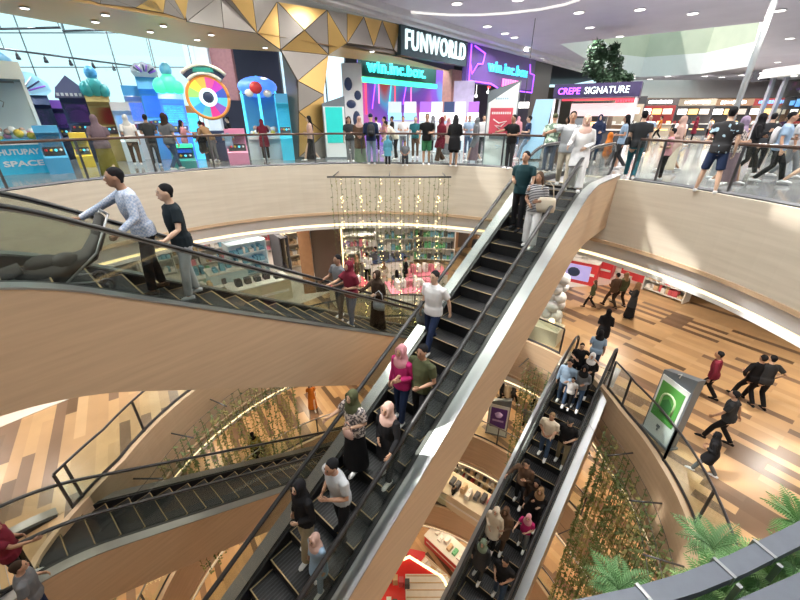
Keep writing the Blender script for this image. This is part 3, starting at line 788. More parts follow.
# steel pole and pale portal at the right
p = at(711, 178, Z4)
mb = MB(); mb.tube([(0, 0, 0), (0, 0, ZC-Z4)], .07, 12); mb.lathe([(.13, 0), (.13, .04), (.08, .05)], n=14)
tag(mb.build('steel_pole', mat('pale_steel', (.62, .66, .68), .3, .6), None, p), 'slim pale steel pole standing behind the railing at right', 'pole')
kp = 17
def rk(u, v, k): q = ray(u, v)*k; return q
P0, P1 = rk(757, 118, kp), rk(840, 118, kp*.8)
ang = math.atan2(P1.y-P0.y, P1.x-P0.x)
po = empty('shop_portal', (P0.x, P0.y, Z4), ang, 'pale rounded portal frame with a dark hanging sign and glass, far right', 'shop portal')
Lp = (P1-P0).length
mb = MB(); mb.box((Lp/2+.2, 0, 3.30), (Lp+.6, .9, .35)); mb.tube([(-.1, 0, 3.30), (-.1, 0, 3.3001)], .17, 8); mb.build('lintel', mat('portal_white', (.75, .76, .74), .4), po)
for x in (.1, .75):
    mb = MB(); mb.box((x, 0, 1.56), (.14, .14, 3.12)); mb.build('post', mat('pale_steel', (.5, .5, .5)), po)
mb = MB(); mb.box((Lp/2+.4, .1, 1.5), (Lp-.8, .03, 3.0)); mb.build('glass_pane', GLASSB, po)
mb = MB(); mb.box((-.25, -.3, 3.25), (.95, .12, .42)); o = mb.build('hanging_sign', STM[2], po)
mb = MB(); mb.tube([(-.25+x*.1, -.38, 3.25+y*.1) for x, y in ((-.6, 1), (.4, 1), (.4, -1), (0, -1.2), (-.3, -.8))], .018, 5); mb.build('sign_symbol', LEDW, o)
for x in (1.2, 2.6):
    mb = MB(); mb.lathe([(.1, 0), (.1, .02)], (x, -.1, 3.10), n=12); mb.build('spotlight', LEDW, po)
mb = MB(); mb.box((Lp/2, .9, 2.15), (Lp, .05, .5)); sb = mb.build('inner_sign', STM[2], po)
mb = MB(); random.seed(4)
for i in range(14): mb.box((.5+i*.3, .85, 2.15), (.2, .04, .3 if i % 3 else .18))
mb.build('inner_sign_lettering', GLB, sb)

# ---------------------------------------------------------------- advertising totems
TW = mat('totem_white', (.80, .84, .86), .35, vary=.02); TG = mat('totem_grey', (.16, .19, .22), .4)
def totem(pos, rz, w, h, th, label, cut, poster, rect, extra=None):
    """front faces local -y; slanted top"""
    t = empty('advertising_totem', pos, rz, label, 'advertising stand')
    mb = MB(); M = Matrix.Identity(4)
    mb.prism_m([(-w/2, 0), (w/2, 0), (w/2, h), (-w/2, h-.28)], th, M); mb.build('body', TG, t)
    mb = MB(); M = Matrix.Translation((0, -th/2-.008, 0))
    if cut == 'slant': mb.prism_m([(-w/2+.04, .05), (w/2-.02, .05), (w/2-.02, h-.05), (-w/2+.04, h-.62)], .02, M)
    else: mb.prism_m([(-w/2+.04, .05), (w/2-.04, .05), (w/2-.04, h-.38), (-w/2+.04, h-.38)], .02, M)
    mb.build('face_panel', TW, t)
    x0, x1, z0, z1 = rect
    mb = MB(); mb.box(((x0+x1)/2, -th/2-.025, (z0+z1)/2), (x1-x0, .02, z1-z0)); po_ = mb.build('poster', poster, t)
    mb = MB(); mb.box((0, 0, .03), (w+.06, th+.12, .06)); mb.build('base', TG, t)
    if extra: extra(t, po_)
    return t
def ex1(t, p):
    W_ = mat('print_white', (.85, .8, .8), .5)
    mb = MB(); y = -.16
    mb.tube([(-.24, y, 1.52), (-.05, y, 1.40), (.2, y, 1.46), (.02, y, 1.30), (-.18, y, 1.34), (.0, y, 1.22)], .022, 5)
    for i in range(9): mb.box((-.28+i*.07, y, 1.70), (.05, .015, .07))
    for i in range(7): mb.box((-.2+i*.065, y, 1.08), (.045, .015, .04))
    mb.build('poster_print', W_, p)
    mb = MB(); mb.box((0, -.16, .98), (.66, .015, .12)); mb.build('caption_strip', TG, p)
    mb = MB(); 
    for i in range(6): mb.box((-.2+i*.07, -.15, 2.12), (.045, .012, .05))
    mb.tube([(-.1, -.15, .72), (.1, -.15, .68), (-.05, -.15, .62)], .012, 5)
    mb.build('face_print', mat('print_blue', (.3, .5, .65), .5), t)
p = at(496, 167, Z4)
totem(p, math.atan2(p.y, p.x)-PI/2-.1, .98, 2.62, .26, 'tall white totem with slanted top and a red poster by the upper railing', 'slant', mat('poster_red', (.62, .08, .12), .5), (-.36, .36, 1.02, 1.85), ex1)
def ex2(t, p):
    L_ = mat('print_lightgreen', (.55, .75, .45), .5); y = -.145
    pts = [(-.19, y, .95), (-.19, y, 1.25)]+[(.19*math.cos(PI-PI*i/8), y, 1.25+.19*math.sin(PI-PI*i/8)) for i in range(1, 8)]+[(.19, y, 1.25), (.19, y, .95)]
    mb = MB(); mb.tube(pts, .028, 6); mb.build('arch_print', L_, p)
    mb = MB(); mb.prism_m([(-.12, .82), (.12, .82), (.14, 1.18), (0, 1.32), (-.14, 1.18)], .012, Matrix.Translation((0, y, 0))); mb.build('figure_print', mat('print_darkgreen', (.05, .2, .06), .5), p)
    mb = MB(); mb.box((0, -.14, .42), (.1, .01, .09)); mb.box((0, -.14, .32), (.04, .01, .08)); mb.build('face_print', TG, t)
    mb = MB(); mb.tube([(-.03, -.14, 2.06), (.05, -.14, 2.12), (.03, -.14, 2.0)], .014, 5); mb.build('top_symbol', TW, t)
pa, pb = at(648, 428, Z3), at(668, 447, Z3); d = (pb-pa)
totem(((pa+pb)/2).to_tuple()[:2]+(Z3,), math.atan2(d.y, d.x), .84, 2.2, .22, 'white and grey totem with a green arch poster on the plank floor', 'flat', mat('poster_green', (.10, .36, .08), .5), (-.32, .32, .62, 1.68), ex2)
def ex3(t, p):
    mb = MB(); mb.lathe([(.01, 0), (.15, .1), (.2, .22), (.06, .34)], (0, -.13, 1.1), 10); mb.box((0, -.15, .92), (.5, .01, .1)); mb.build('poster_print', mat('print_lilac', (.55, .4, .75), .5), p)
pa = at(496, 433, Z2)
totem(pa, -.35, .95, 2.2, .22, 'white totem with a purple poster two storeys down', 'flat', mat('poster_purple', (.12, .05, .28), .5), (-.36, .36, .5, 1.65), ex3)
pt = at(337, 158, Z4)
def ex4(t, p):
    mb = MB(); mb.ball((0, -.15, 1.25), (.2, .04, .3), 10, 6); mb.ball((-.05, -.16, .95), (.14, .04, .16), 8, 6); mb.build('poster_print', mat('print_mint', (.35, .9, .6), .5, emit=.4), p)
totem(pt, .18, .92, 2.35, .5, 'blue and white display stand with a glowing green screen beside the gold pillar', 'flat', mat('screen_teal', (.02, .45, .42), .4, emit=.7), (-.34, .34, .62, 1.95), ex4)

# ---------------------------------------------------------------- planter with two grey rails near the camera
SLATE = mat('slate_rail', (.12, .135, .17), .5, .2, vary=.12, scale=30)
def rail_pts(px, z): return [at(u, v, z) for u, v in px]
r1 = rail_pts([(470, 636), (560, 618), (640, 600), (690, 585), (735, 567), (800, 535), (880, 485), (1000, 400)], -1.1)
r2_ = rail_pts([(640, 655), (700, 633), (760, 606), (800, 588), (880, 548), (1000, 470)], -1.12)
pl = empty('planter', (r1[3].x, r1[3].y, Z4), 0, 'long planter with two slate grey rails and green ferns at the bottom right', 'planter')
o_ = pl.location
ofs = Vector((r1[3].x, r1[3].y, Z4))
mb = MB(); mb.tube([p-ofs for p in r1], [(.034, .010)]*len(r1), 4, side=(.3, -1, 0), smooth=False)
def flat_rail(P, w, h):
    mb = MB(); vs = []
    for i, p in enumerate(P):
        t = (P[min(i+1, len(P)-1)]-P[max(i-1, 0)]).normalized(); n = Vector((-t.y, t.x, 0))
        for a, b in ((-w/2, -h/2), (w/2, -h/2), (w/2, h/2), (-w/2, h/2)): vs.append(p-ofs+n*a+Vector((0, 0, b)))
    k = len(P); fs = [(i*4+j, i*4+(j+1) % 4, (i+1)*4+(j+1) % 4, (i+1)*4+j) for i in range(k-1) for j in range(4)]+[(3, 2, 1, 0), tuple(range(4*k-4, 4*k))]
    return mb.add(vs, fs)
flat_rail(r1, .046, .03).build('rail', SLATE, pl)
flat_rail(r2_, .046, .03).build('rail', SLATE, pl)
for (u, v) in ((644, 598), (722, 571), (762, 552)):
    p = at(u, v, -1.1)-ofs
    mb = MB(); M = Matrix.Translation(p) @ Matrix.Rotation(.38, 4, 'Z')
    mb.box(None, (.010, .055, .036), M=M); mb.box(None, (.012, .012, .25), M=M @ Matrix.Translation((0, -.04, -.12))); mb.build('rail_clip', STEEL, pl)
mb = MB(); P = [p-ofs for p in r1]
out = [(p.x+.02, p.y-.02) for p in P]; inn = [(p.x+.10, p.y-.42) for p in P]
mb.prism(out+inn[::-1], .0, .28); mb.build('trough', mat('planter_box', (.16, .15, .14), .6), pl)
mb = MB(); mb.prism([(x, y-.03) for x, y in out]+[(x, y+.03) for x, y in inn[::-1]], .28, .30); mb.build('soil', mat('soil', (.05, .035, .02), .9, bump=.4, scale=30), pl)
FERN = [mat('fern_green', (.11, .26, .07), .5, vary=.3, scale=8), mat('fern_blue', (.12, .25, .09), .5, vary=.2, scale=8), mat('fern_light', (.22, .38, .12), .5, vary=.25, scale=8)]
def fern(seed, n, L, m):
    rd = random.Random(seed); mb = MB()
    for i in range(n):
        a = 2*PI*i/n+rd.uniform(-.3, .3); e = rd.uniform(.5, 1.2); ln = L*rd.uniform(.7, 1.15)
        d = Vector((math.cos(a), math.sin(a), 0)); pts = []
        for q in range(9):
            t = q/8; pts.append(d*(ln*t*math.cos(e*(1-t*.8)))+Vector((0, 0, ln*(math.sin(e)*t-.55*t*t))))
        mb.tube(pts, [.002]*9, 4)
        side = Vector((-d.y, d.x, 0))
        for q in range(1, 9):
            for sub in (0, .5):
                t = min(1, (q-sub)/8); j = min(7, int(t*8)); p = pts[j].lerp(pts[j+1], t*8-j)
                tl = ln*.26*math.sin(PI*min(1, .18+t*.8)); tang = (pts[j+1]-pts[j]).normalized()
                for s_ in (-1, 1):
                    tip = p+side*s_*tl+tang*tl*.5-Vector((0, 0, tl*.15)); w_ = tang*tl*.16
                    mid = (p+tip)/2+Vector((0, 0, tl*.08))
                    mb.add([p-w_*.5, mid-w_, tip, mid+w_], [(0, 1, 2, 3)])
    me = mb.mesh('fern'); me.materials.append(m); return me
FM = [fern(1, 16, .17, FERN[0]), fern(2, 13, .20, FERN[1]), fern(3, 18, .14, FERN[2])]
fl = ['bluish feathery fern poking out left end of the rail', 'fern in front of the rail near the first metal clip', 'dense light green fern below the outer rail', 'fern between the two rails near their middle', 'fern at the right picture edge beside the rails', 'tall bluish fern frond rising beyond the rail', 'fern beyond the rail at the far right', 'leafy fern at the bottom between rails', 'fern tucked under the second clip', 'fern at the bottom edge left of the inner rail', 'low fern beneath the inner rail', 'small fern close to the right corner']
for i, (u, v, z, k, s) in enumerate(((618, 590, -1.25, 1, .9), (716, 588, -1.2, 2, 1), (745, 590, -1.2, 0, 1), (770, 578, -1.2, 2, 1.1), (792, 566, -1.18, 0, 1), (712, 550, -1.32, 1, 1.1), (798, 525, -1.3, 0, 1.25), (720, 600, -1.2, 0, 1.1), (765, 568, -1.22, 2, .9), (700, 602, -1.22, 2, 1), (785, 600, -1.25, 0, 1.1), (800, 585, -1.2, 2, 1))):
    p = at(u, v, z); o = link('fern', FM[k], None, p); o.rotation_euler = (0, 0, i*1.3); s *= .62; o.scale = (s, s, s)
    tag(o, fl[i], 'fern', 'planter ferns')

# ---------------------------------------------------------------- hanging garlands
VINE = mat('vine_green', (.10, .13, .035), .6, vary=.4, scale=6)
VINE2 = mat('vine_olive', (.22, .20, .06), .6, vary=.3, scale=6)
FAIRY = mat('fairy_light', (1, .75, .35), .4, emit=6, vary=0)
def strand(seed, L, lit):
    rd = random.Random(seed); mb = MB(); pts = []
    for i in range(12): pts.append((rd.uniform(-.02, .02), rd.uniform(-.02, .02), -L*i/11))
    mb.tube(pts, .007, 4)
    n = int(L*(18 if not lit else 8))
    for i in range(n):
        z = -L*rd.random(); a = rd.uniform(0, 2*PI); q = rd.uniform(.035, .075)
        d = Vector((math.cos(a), math.sin(a), -.5))*q; s_ = Vector((-math.sin(a), math.cos(a), 0))*q*.45; p = Vector((0, 0, z))
        mb.add([p, p+d*.6+s_, p+d*1.3, p+d*.6-s_], [(0, 1, 2, 3)], 0)
    if lit:
        for i in range(int(L*9)):
            z = -L*rd.random(); mb.ball((rd.uniform(-.07, .07), rd.uniform(-.07, .07), z), .018, 5, 4, 1)
    me = mb.mesh('garland'); me.materials.append(VINE if seed % 2 else VINE2); me.materials.append(FAIRY); return me
SG = [strand(1, 6.0, False), strand(2, 5.6, False), strand(3, 6.2, False)]; SL = strand(5, 5.9, True)
SR = [strand(11, 5.6, False), strand(12, 5.0, False), strand(13, 5.3, False)]; SRL = strand(15, 5.3, True)
bA, bB = at(330, 177, -1.78), at(447, 175.5, -1.78); bB.y = bA.y
gb_ = empty('garland_bar', bA, 0, 'long dark bar carrying green garlands and light strings under the upper storey edge', 'hanging bar')
mb = MB(); mb.tube([(-.1, 0, 0), bB-bA+Vector((.1, 0, 0))], .03, 8); mb.build('bar', DSTEEL, gb_)
for q in (.02, .5, .98):
    x = (bB-bA).x*q; rad = 8.55; xx = bA.x+x-C4.x; yy = C4.y+math.sqrt(rad*rad-xx*xx)-bA.y
    mb = MB(); mb.tube([(x, 0, 0), (x, yy, 0)], .02, 6); mb.build('bracket', DSTEEL, gb_)
rd = random.Random(9); n = 25
for i in range(n):
    x = bA.x+(bB.x-bA.x)*(i+.3*rd.random())/(n-1); lit = i % 4 == 2
    o = link('garland', SL if lit else SG[i % 3], None, (x, bA.y+rd.uniform(-.05, .05), bA.z)); o.rotation_euler = (0, 0, rd.uniform(0, 6))
    if lit: o.name = 'light_string'; tag(o, 'warm glittering light string hanging from the long dark bar', 'light string', 'light strings on the upper bar')
    else: tag(o, 'green leaf garland hanging from the long dark bar', 'garland', 'garlands on the upper bar')
def hits_esc(x, y):
    for k in (3, 4, 1, 2):
        az, Tc, St, zt, up = ESC[k]; a = math.radians(az)
        S = x*math.sin(a)+y*math.cos(a); T = x*math.cos(a)-y*math.sin(a)
        if abs(T-Tc) < 1.05 and k > 2: return True
    return False
def ring_gar(zz, rfn, degs, rows, lbl, grp, proto, tagb):
    for k, d in enumerate(range(degs[0], degs[1]+1, 13)):
        t = math.radians(d); r = rfn(d)
        mb = MB(); mb.tube([(C3.x+(r+.02)*math.cos(t), C3.y+(r+.02)*math.sin(t), zz), (C3.x+(r-.75)*math.cos(t), C3.y+(r-.75)*math.sin(t), zz)], .022, 6)
        tag(mb.build('garland_bracket', DSTEEL), 'short dark bracket bar projecting from the '+tagb, 'bracket', 'brackets on the '+tagb)
    for row in rows:
        pts = []
        for d in range(degs[0], degs[1]+1, 3):
            t = math.radians(d); r = rfn(d)-row; pts.append((C3.x+r*math.cos(t), C3.y+r*math.sin(t), zz))
        mb = MB(); mb.tube(pts, .008, 4); tag(mb.build('garland_wire', DSTEEL), 'thin dark wire strung between the bracket tips of the '+tagb, 'wire', 'wires on the '+tagb)
        d = degs[0]+rd.random()*2
        while d < degs[1]:
            t = math.radians(d); r = rfn(d)-row; lit = False
            if hits_esc(C3.x+r*math.cos(t), C3.y+r*math.sin(t)): d += 1.5; continue
            o = link('garland', SRL if lit else proto[rd.randrange(3)], None, (C3.x+r*math.cos(t), C3.y+r*math.sin(t), zz)); o.rotation_euler = (0, 0, rd.uniform(0, 6))
            o.scale = (1.3, 1.3, 1)
            tag(o, lbl, 'garland', grp); d += rd.uniform(2.0, 3.4)
ring_gar(-8.25, r3, (-32, 46), (.7, .45, .2), 'green garland hanging beside the storey edge at lower right', 'garlands at lower right', SR, 'lower right storey edge')
ring_gar(-8.25, r3, (128, 200), (.7, .4), 'green garland hanging beside the storey edge at lower left', 'garlands at lower left', SR, 'lower left storey edge')
ring_gar(-14.3, r2, (-32, 40), (.7, .35), 'green garland hanging beside the second storey edge, lower right', 'garlands of the storey below at right', SR, 'second storey edge at right')
# ---------------------------------------------------------------- arcade machines
def mm(n, c, e=0, r=.35): return mat('am_'+n, c, r, emit=e, vary=.05)
SKB = mm('skyblue', (.10, .42, .75)); PALE = mm('pale', (.62, .74, .82)); NAVY = mm('navy', (.03, .05, .12)); CYB = mm('cyanlit', (.10, .75, 1), 1.1)
BLUL = mm('bluelit', (.08, .25, .95), 1.0); VIO = mm('violet', (.30, .12, .60), .25); YEL = mm('yellow', (.80, .58, .08)); REDM = mm('red', (.65, .05, .06)); GRNL = mm('greenlit', (.05, .85, .35), 1.2)
PNK = mm('pink', (.75, .28, .45)); SCR = mm('screen', (.25, .5, .8), .9); WHM = mm('white', (.8, .82, .85)); ORG = mm('orange', (.85, .35, .08)); PRZ = mm('prize', (.55, .35, .3)); TEALM = mm('tealm', (.04, .35, .35))
def foot(u, v, z=Z4): return at(u, v, z)
def face_rz(p): return math.atan2(p.y, p.x)-PI/2
def wpx(u, v, n, z=Z4):
    p = at(u, v, z); return n*(CP*p.y-SP*p.z)/FPX
def T_(x, y, z): return Matrix.Translation((x, y, z))
def claw(u, v, wp, H, label, body, top, text=None, twin=False, dome=False, rz=0):
    p = foot(u, v); w = wpx(u, v, wp); d = w*.8; t = empty('claw_machine', p, face_rz(p)+rz, label, 'arcade machine')
    b = H*.30; c = H*.80
    mb = MB(); mb.box((0, 0, b/2), (w, d, b)); mb.box((0, -d/2-.08, b*.92), (w*.9, .2, .1), mi=1); base = mb.build('base', [body, WHM], t)
    for sx in (-1, 1):
        for sy in (-1, 1):
            mb = MB(); mb.box((sx*(w/2-.04), sy*(d/2-.04), (b+c)/2), (.08, .08, c-b)); mb.build('corner_post', top, t)
    if twin: mb = MB(); mb.box((0, -d/2+.04, (b+c)/2), (.1, .08, c-b)); mb.build('corner_post', top, t)
    mb = MB(); mb.box((0, 0, (b+c)/2), (w-.1, d-.1, c-b)); mb.build('glass_case', GLASS, t)
    mb = MB(); mb.box((0, d/2-.06, (b+c)/2), (w-.1, .04, c-b)); mb.build('back_panel', [PALE, SKB][twin], t)
    mb = MB(); rd_ = random.Random(int(u))
    for i in range(26): mb.ball((rd_.uniform(-w*.4, w*.4), rd_.uniform(-d*.35, d*.3), b+rd_.uniform(.05, .28)), rd_.uniform(.07, .13), 6, 5, rd_.randrange(4))
    q = mb.build('prize_pile', [PRZ, PNK, YEL, WHM], t); q['kind'] = 'stuff'
    mb = MB(); mb.box((0, 0, c-.05), (w*.7, .05, .05)); mb.tube([(0, 0, c-.05), (0, 0, c-.5)], .02, 6)
    for k in range(3): a = 2*PI*k/3; mb.tube([(0, 0, c-.5), (.12*math.cos(a), .12*math.sin(a), c-.58), (.05*math.cos(a), .05*math.sin(a), c-.72)], .015, 5)
    mb.build('claw', STEEL, t)
    if dome:
        mb = MB(); mb.ball((0, 0, c+(H-c)*.45), (w*.56, d*.55, (H-c)*.62), 16, 10); mb.build('dome', BLUL, t)
        for k in (-1, 1):
            mb = MB(); mb.ball((k*w*.25, -d*.5, c+.02), (.17, .08, .14), 10, 6); mb.build('dome_eye', WHM, t)
        mb = MB(); mb.ball((-w*.05, -d*.52, c+(H-c)*.35), (.24, .14, .22), 10, 6); mb.build('dome_nose', REDM, t)
        for k in range(5):
            mb = MB(); a = -1.1+.55*k; mb.tube([(w*.57*math.sin(a), -d*.3*math.cos(a), c), (w*.40*math.sin(a), -d*.2, c+(H-c)*.75), (0, 0, c+(H-c)*1.05)], .035, 5); mb.build('dome_rib', CYB, t)
    else:
        mb = MB(); mb.box((0, -.02, (c+H)/2-.1), (w*1.04, d, H-c-.2)); mb.ball((w*.05, -.1, H-.25), (w*.42, d*.4, .42), 12, 8, 1); mb.build('marquee', [PALE, SKB], t)
    if text:
        for k, s_ in enumerate(text): put_text('lettering', s_, .3, WHM, T_(0, -d/2-.03, b*(.66-.34*k)) @ Matrix.Rotation(PI/2, 4, 'X'), base, .01, .01, fit=(w*.62, b*.17))
    return t
claw(28, 172, 46, 3.2, 'tall pale blue glass prize machine at the far left with a lettered blue base', CYB if False else mm('azure', (.02, .42, .68), .25), PALE, ('HUTUPAY', 'SPACE'))
claw(268, 158, 31, 3.0, 'bright blue twin prize machine with a round domed top and red nose', PALE, CYB, None, True, True)
def cabinet(u, v, wp, H, label, body, scr, marq, kind=0, name='arcade_machine', rz=0, text=None):
    p = foot(u, v); w = wpx(u, v, wp); t = empty(name, p, face_rz(p)+rz, label, 'arcade machine')
    d = .9
    prof = [(-.55, 0), (.35, 0), (.35, H), (-.15, H), (-.35, H*.86), (-.05, H*.80), (-.05, H*.52), (-.5, H*.40), (-.62, H*.34)]
    mb = MB(); M = Matrix.Rotation(PI/2, 4, 'Z'); mb.prism_m(prof, w, Matrix.Rotation(PI/2, 4, 'Z')); mb.build('cabinet', body, t)
    mb = MB(); mb.box((0, -.02+.0, H*.66), (w*.82, .06, H*.24)); mb.build('screen', scr, t)
    mb = MB(); M = T_(0, -.30, H*.46) @ Matrix.Rotation(.42, 4, 'X'); mb.box(None, (w*.86, .5, .05), M=M); cp_ = mb.build('control_panel', DSTEEL, t)
    for k in range(4): mb = MB(); mb.ball((-w*.3+w*.2*k, -.36, H*.45+.06), .04, 6, 5); mb.build('button', [REDM, YEL, CYB, WHM][k], cp_)
    if kind == 0: mb = MB(); mb.box((0, -.28, H*.93), (w, .12, H*.14)); m_ = mb.build('marquee', marq, t)
    elif kind == 1:     # fan shaped crown
        pts = [(-w*.5, H), (w*.5, H)]+[(w*.62*math.cos(a*PI/10), H+.15+w*.42*math.sin(a*PI/10)+(.06 if a % 2 else 0)) for a in range(0, 11)]
        mb = MB(); mb.prism_m(pts, .12, T_(0, -.2, 0)); m_ = mb.build('marquee', marq, t)
        mb = MB()
        for a in range(1, 10): mb.tube([(w*.2*math.cos(a*PI/10), -.29, H+.1+w*.1*math.sin(a*PI/10)), (w*.56*math.cos(a*PI/10), -.29, H+.15+w*.36*math.sin(a*PI/10))], .03, 5, mi=a % 3)
        mb.build('marquee_rays', [WHM, VIO, NAVY], m_)
    elif kind == 2:     # gabled roof
        mb = MB(); mb.prism_m([(-w*.62, H*.86), (w*.62, H*.86), (w*.5, H*.98), (0, H*1.14), (-w*.5, H*.98)], 1.0, T_(0, 0, 0)); m_ = mb.build('roof', marq, t)
        mb = MB(); 
        for k in range(7): mb.box((-w*.48+k*w*.16, -.52, H*.9), (w*.1, .04, .1))
        mb.build('roof_trim', WHM, m_)
    elif kind == 3:     # blob crown
        mb = MB()
        for a, b, c, r, k in ((-.3, -.1, .06, .34, 0), (.05, -.1, .14, .42, 0), (.36, -.1, .03, .3, 0)): mb.ball((a*w, b, H+c), (r*w*.9, .25, r*.9), 10, 7, k)
        m_ = mb.build('crown', marq, t)
        mb = MB(); mb.ball((.05*w, -.1, H+.62), (.2, .18, .24), 8, 6); mb.build('finial', SKB, t)
    if text: put_text('lettering', text, .2, WHM, T_(0, -.36 if kind == 0 else -.3, H*.93 if kind == 0 else H+.3) @ Matrix.Rotation(PI/2, 4, 'X'), m_, .01, .01, fit=(w*.7, H*.08))
    return t
cabinet(62, 172, 18, 1.35, 'small blue and white slanted game console beside the far left prize machine', SKB, WHM, SKB, 0)
cabinet(46, 160, 38, 2.35, 'wide racing game cabinet with a fan shaped white and violet crown', NAVY, VIO, mm('crownw', (.35, .65, .8), .5), 1)
cabinet(74, 158, 16, 2.2, 'narrow dark game cabinet with a violet screen left of the hijab woman in olive skirt', NAVY, VIO, VIO, 0)
cabinet(94, 160, 20, 2.6, 'game cabinet with a grey-violet gabled roof behind the woman in olive skirt', NAVY, VIO, mm('slate', (.16, .17, .30)), 2)
cabinet(117, 160, 18, 2.45, 'ochre and red game cabinet left of the white shirted visitor', mm('ochre', (.42, .32, .12)), REDM, TEALM, 3)
cabinet(88, 166, 13, 1.1, 'low yellow game console in front of the gabled cabinet', YEL, WHM, YEL, 0)
cabinet(136, 160, 15, 2.1, 'grey game cabinet behind the white shirted visitor', PALE, SCR, WHM, 0)
cabinet(150, 158, 14, 2.7, 'white and blue game cabinet behind the man in black', WHM, BLUL, SKB, 0)
cabinet(167, 158, 17, 3.0, 'tall blue lit game cabinet with stepped white crown', SKB, BLUL, WHM, 1)
cabinet(186, 160, 20, 2.55, 'game cabinet with a glowing green cloud crown and blue front', BLUL, CYB, GRNL, 3)
cabinet(202, 158, 9, 2.0, 'slim cyan game cabinet left of the prize wheel', CYB, SCR, ORG, 0)
cabinet(289, 159, 11, 2.4, 'tall plain cyan cabinet right of the twin prize machine', mm('aqua', (.05, .50, .72), .25), mm('aqua2', (.15, .65, .8), .4), SKB, 0)
cabinet(240, 163, 18, 1.2, 'low pink and white ride console in front of the prize wheel', PNK, WHM, PNK, 0)
cabinet(186, 167, 20, .75, 'low green and blue ride base by the railing below the green crown', TEALM, BLUL, GRNL, 0)
# prize wheel
p = foot(221, 160); w = wpx(221, 160, 1)
t = empty('fortune_wheel_game', p, face_rz(p), 'big rainbow coloured prize wheel with a white lettered arch on top', 'arcade machine')
R = w*17; zc = 2.25
mb = MB(); mb.box((0, .1, .55), (w*26, .7, 1.1)); mb.build('base', NAVY, t)
mb = MB(); n = 48; cols = [(.05, .1, .5), (.45, .05, .5), (.8, .1, .35), (.9, .45, .1), (.85, .8, .1), (.3, .75, .2), (.1, .6, .8), (.05, .35, .8), (.1, .5, .6), (.7, .05, .3), (.25, .1, .5), (.1, .55, .75)]
for i in range(12):
    vs = [(0, 0, zc)]+[(R*math.cos(2*PI*(i+q/4)/12), 0, zc+R*math.sin(2*PI*(i+q/4)/12)) for q in range(5)]
    vs = [(x, -.35, z) for x, y, z in vs]+[(x, -.22, z) for x, y, z in vs]
    mb.add(vs, [(0, 1, 2, 3, 4, 5), (11, 10, 9, 8, 7, 6), (1, 7, 8, 2), (2, 8, 9, 3), (3, 9, 10, 4), (4, 10, 11, 5)], i)
wh = mb.build('wheel_disc', [mm('w%d' % i, c, .45) for i, c in enumerate(cols)], t)
mb = MB(); mb.tube([(R*math.cos(a*PI/16), -.3, zc+R*math.sin(a*PI/16)) for a in range(33)], .07, 6); mb.build('rim', ORG, t)
mb = MB(); mb.tube([(R*.36*math.cos(a*PI/12), -.38, zc+R*.36*math.sin(a*PI/12)) for a in range(25)], .06, 6); mb.build('hub_ring', GLOWW, t)
mb = MB(); mb.ball((0, -.36, zc), (R*.3, .06, R*.3), 12, 6); mb.build('hub', NAVY, t)
pts = [(R*1.12*math.cos(a), zc+R*1.12*math.sin(a)) for a in [PI*.25+PI*.5*i/8 for i in range(9)]]+[(R*1.5*math.cos(a), zc+R*1.5*math.sin(a)) for a in [PI*.75-PI*.5*i/8 for i in range(9)]]
mb = MB(); mb.prism_m(pts, .15, T_(0, -.25, 0)); ar = mb.build('arch_sign', NAVY, t)
for rr in (1.12, 1.5):
    mb = MB(); mb.tube([(R*rr*math.cos(a), -.35, zc+R*rr*math.sin(a)) for a in [PI*.25+PI*.5*i/8 for i in range(9)]], .06, 6); mb.build('arch_tube', WHM, ar)
mb = MB(); mb.prism_m([(-R*.5, zc+R*1.17), (R*.5, zc+R*1.17), (R*.45, zc+R*1.36), (-R*.45, zc+R*1.36)], .06, T_(0, -.38, 0)); mb.build('arch_plate', TEALM, ar)
# poster of a black and white bear behind the teal stand, white lit counters of the game shop
mb = MB(); p = ray(353, 100)*19; rz = face_rz(p)
t = empty('character_banner', (p.x, p.y, Z4), rz, 'white hanging banner with dark cartoon shapes right of the teal screen stand', 'banner')
mb.box((0, 0, 2.3), (1.0, .06, 3.4)); bn = mb.build('banner_cloth', WHM, t)
mb = MB(); 
for x, z, a, b in ((-.2, 3.1, .2, .3), (.25, 2.6, .18, .22), (-.1, 2.2, .25, .2), (.15, 1.5, .2, .4)): mb.ball((x, -.04, z), (a, .03, b), 8, 6)
mb.build('banner_print', NAVY, bn)
for i, (u, w_) in enumerate(((425, 12), (436, 12), (448, 11), (459, 11), (472, 11), (395, 14), (410, 13))):
    p = ray(u, 130)*19.5; t = empty('prize_counter', (p.x, p.y, Z4), face_rz(p), ['white lit counter under the right end of the screen wall', 'white lit counter left of the brick pier', 'white lit counter in front of the brick pier', 'white lit counter right of the brick pier', 'white lit counter under the pendant lamps', 'pale counter left of the white lit ones', 'pale counter in the middle of the screen wall'][i], 'counter')
    w = w_*19.5/368
    mb = MB(); mb.box((0, 0, .7), (w, .7, 1.4)); mb.build('body', PALE, t)
    mb = MB(); mb.box((0, -.02, 1.62), (w*.96, .6, .36)); mb.build('light_box', mat('soft_lightbox', (.9, .93, 1), .5, emit=1.0, vary=0) if i < 5 else SCR, t)
    mb = MB(); mb.box((0, 0, 2.05), (w*.9, .5, .5)); mb.build('display', [VIO, PALE, NAVY, PALE, VIO, PALE, WHM][i], t)
p = ray(464, 92)*20
mb = MB(); mb.box((0, 0, 0), (1.1, .05, 1.7)); o = mb.build('plush_poster', mat('poster_lilac', (.42, .38, .55), .5, vary=.3, scale=3), None, (p.x, p.y, .95)); o.rotation_euler = (0, 0, face_rz(p)); tag(o, 'pale lilac poster board on two poles beside the brick pier', 'poster')
for sx in (-.4, .4):
    mb = MB(); mb.box((sx, 0, -1.65), (.05, .05, 1.7)); mb.build('pole', DSTEEL, o)
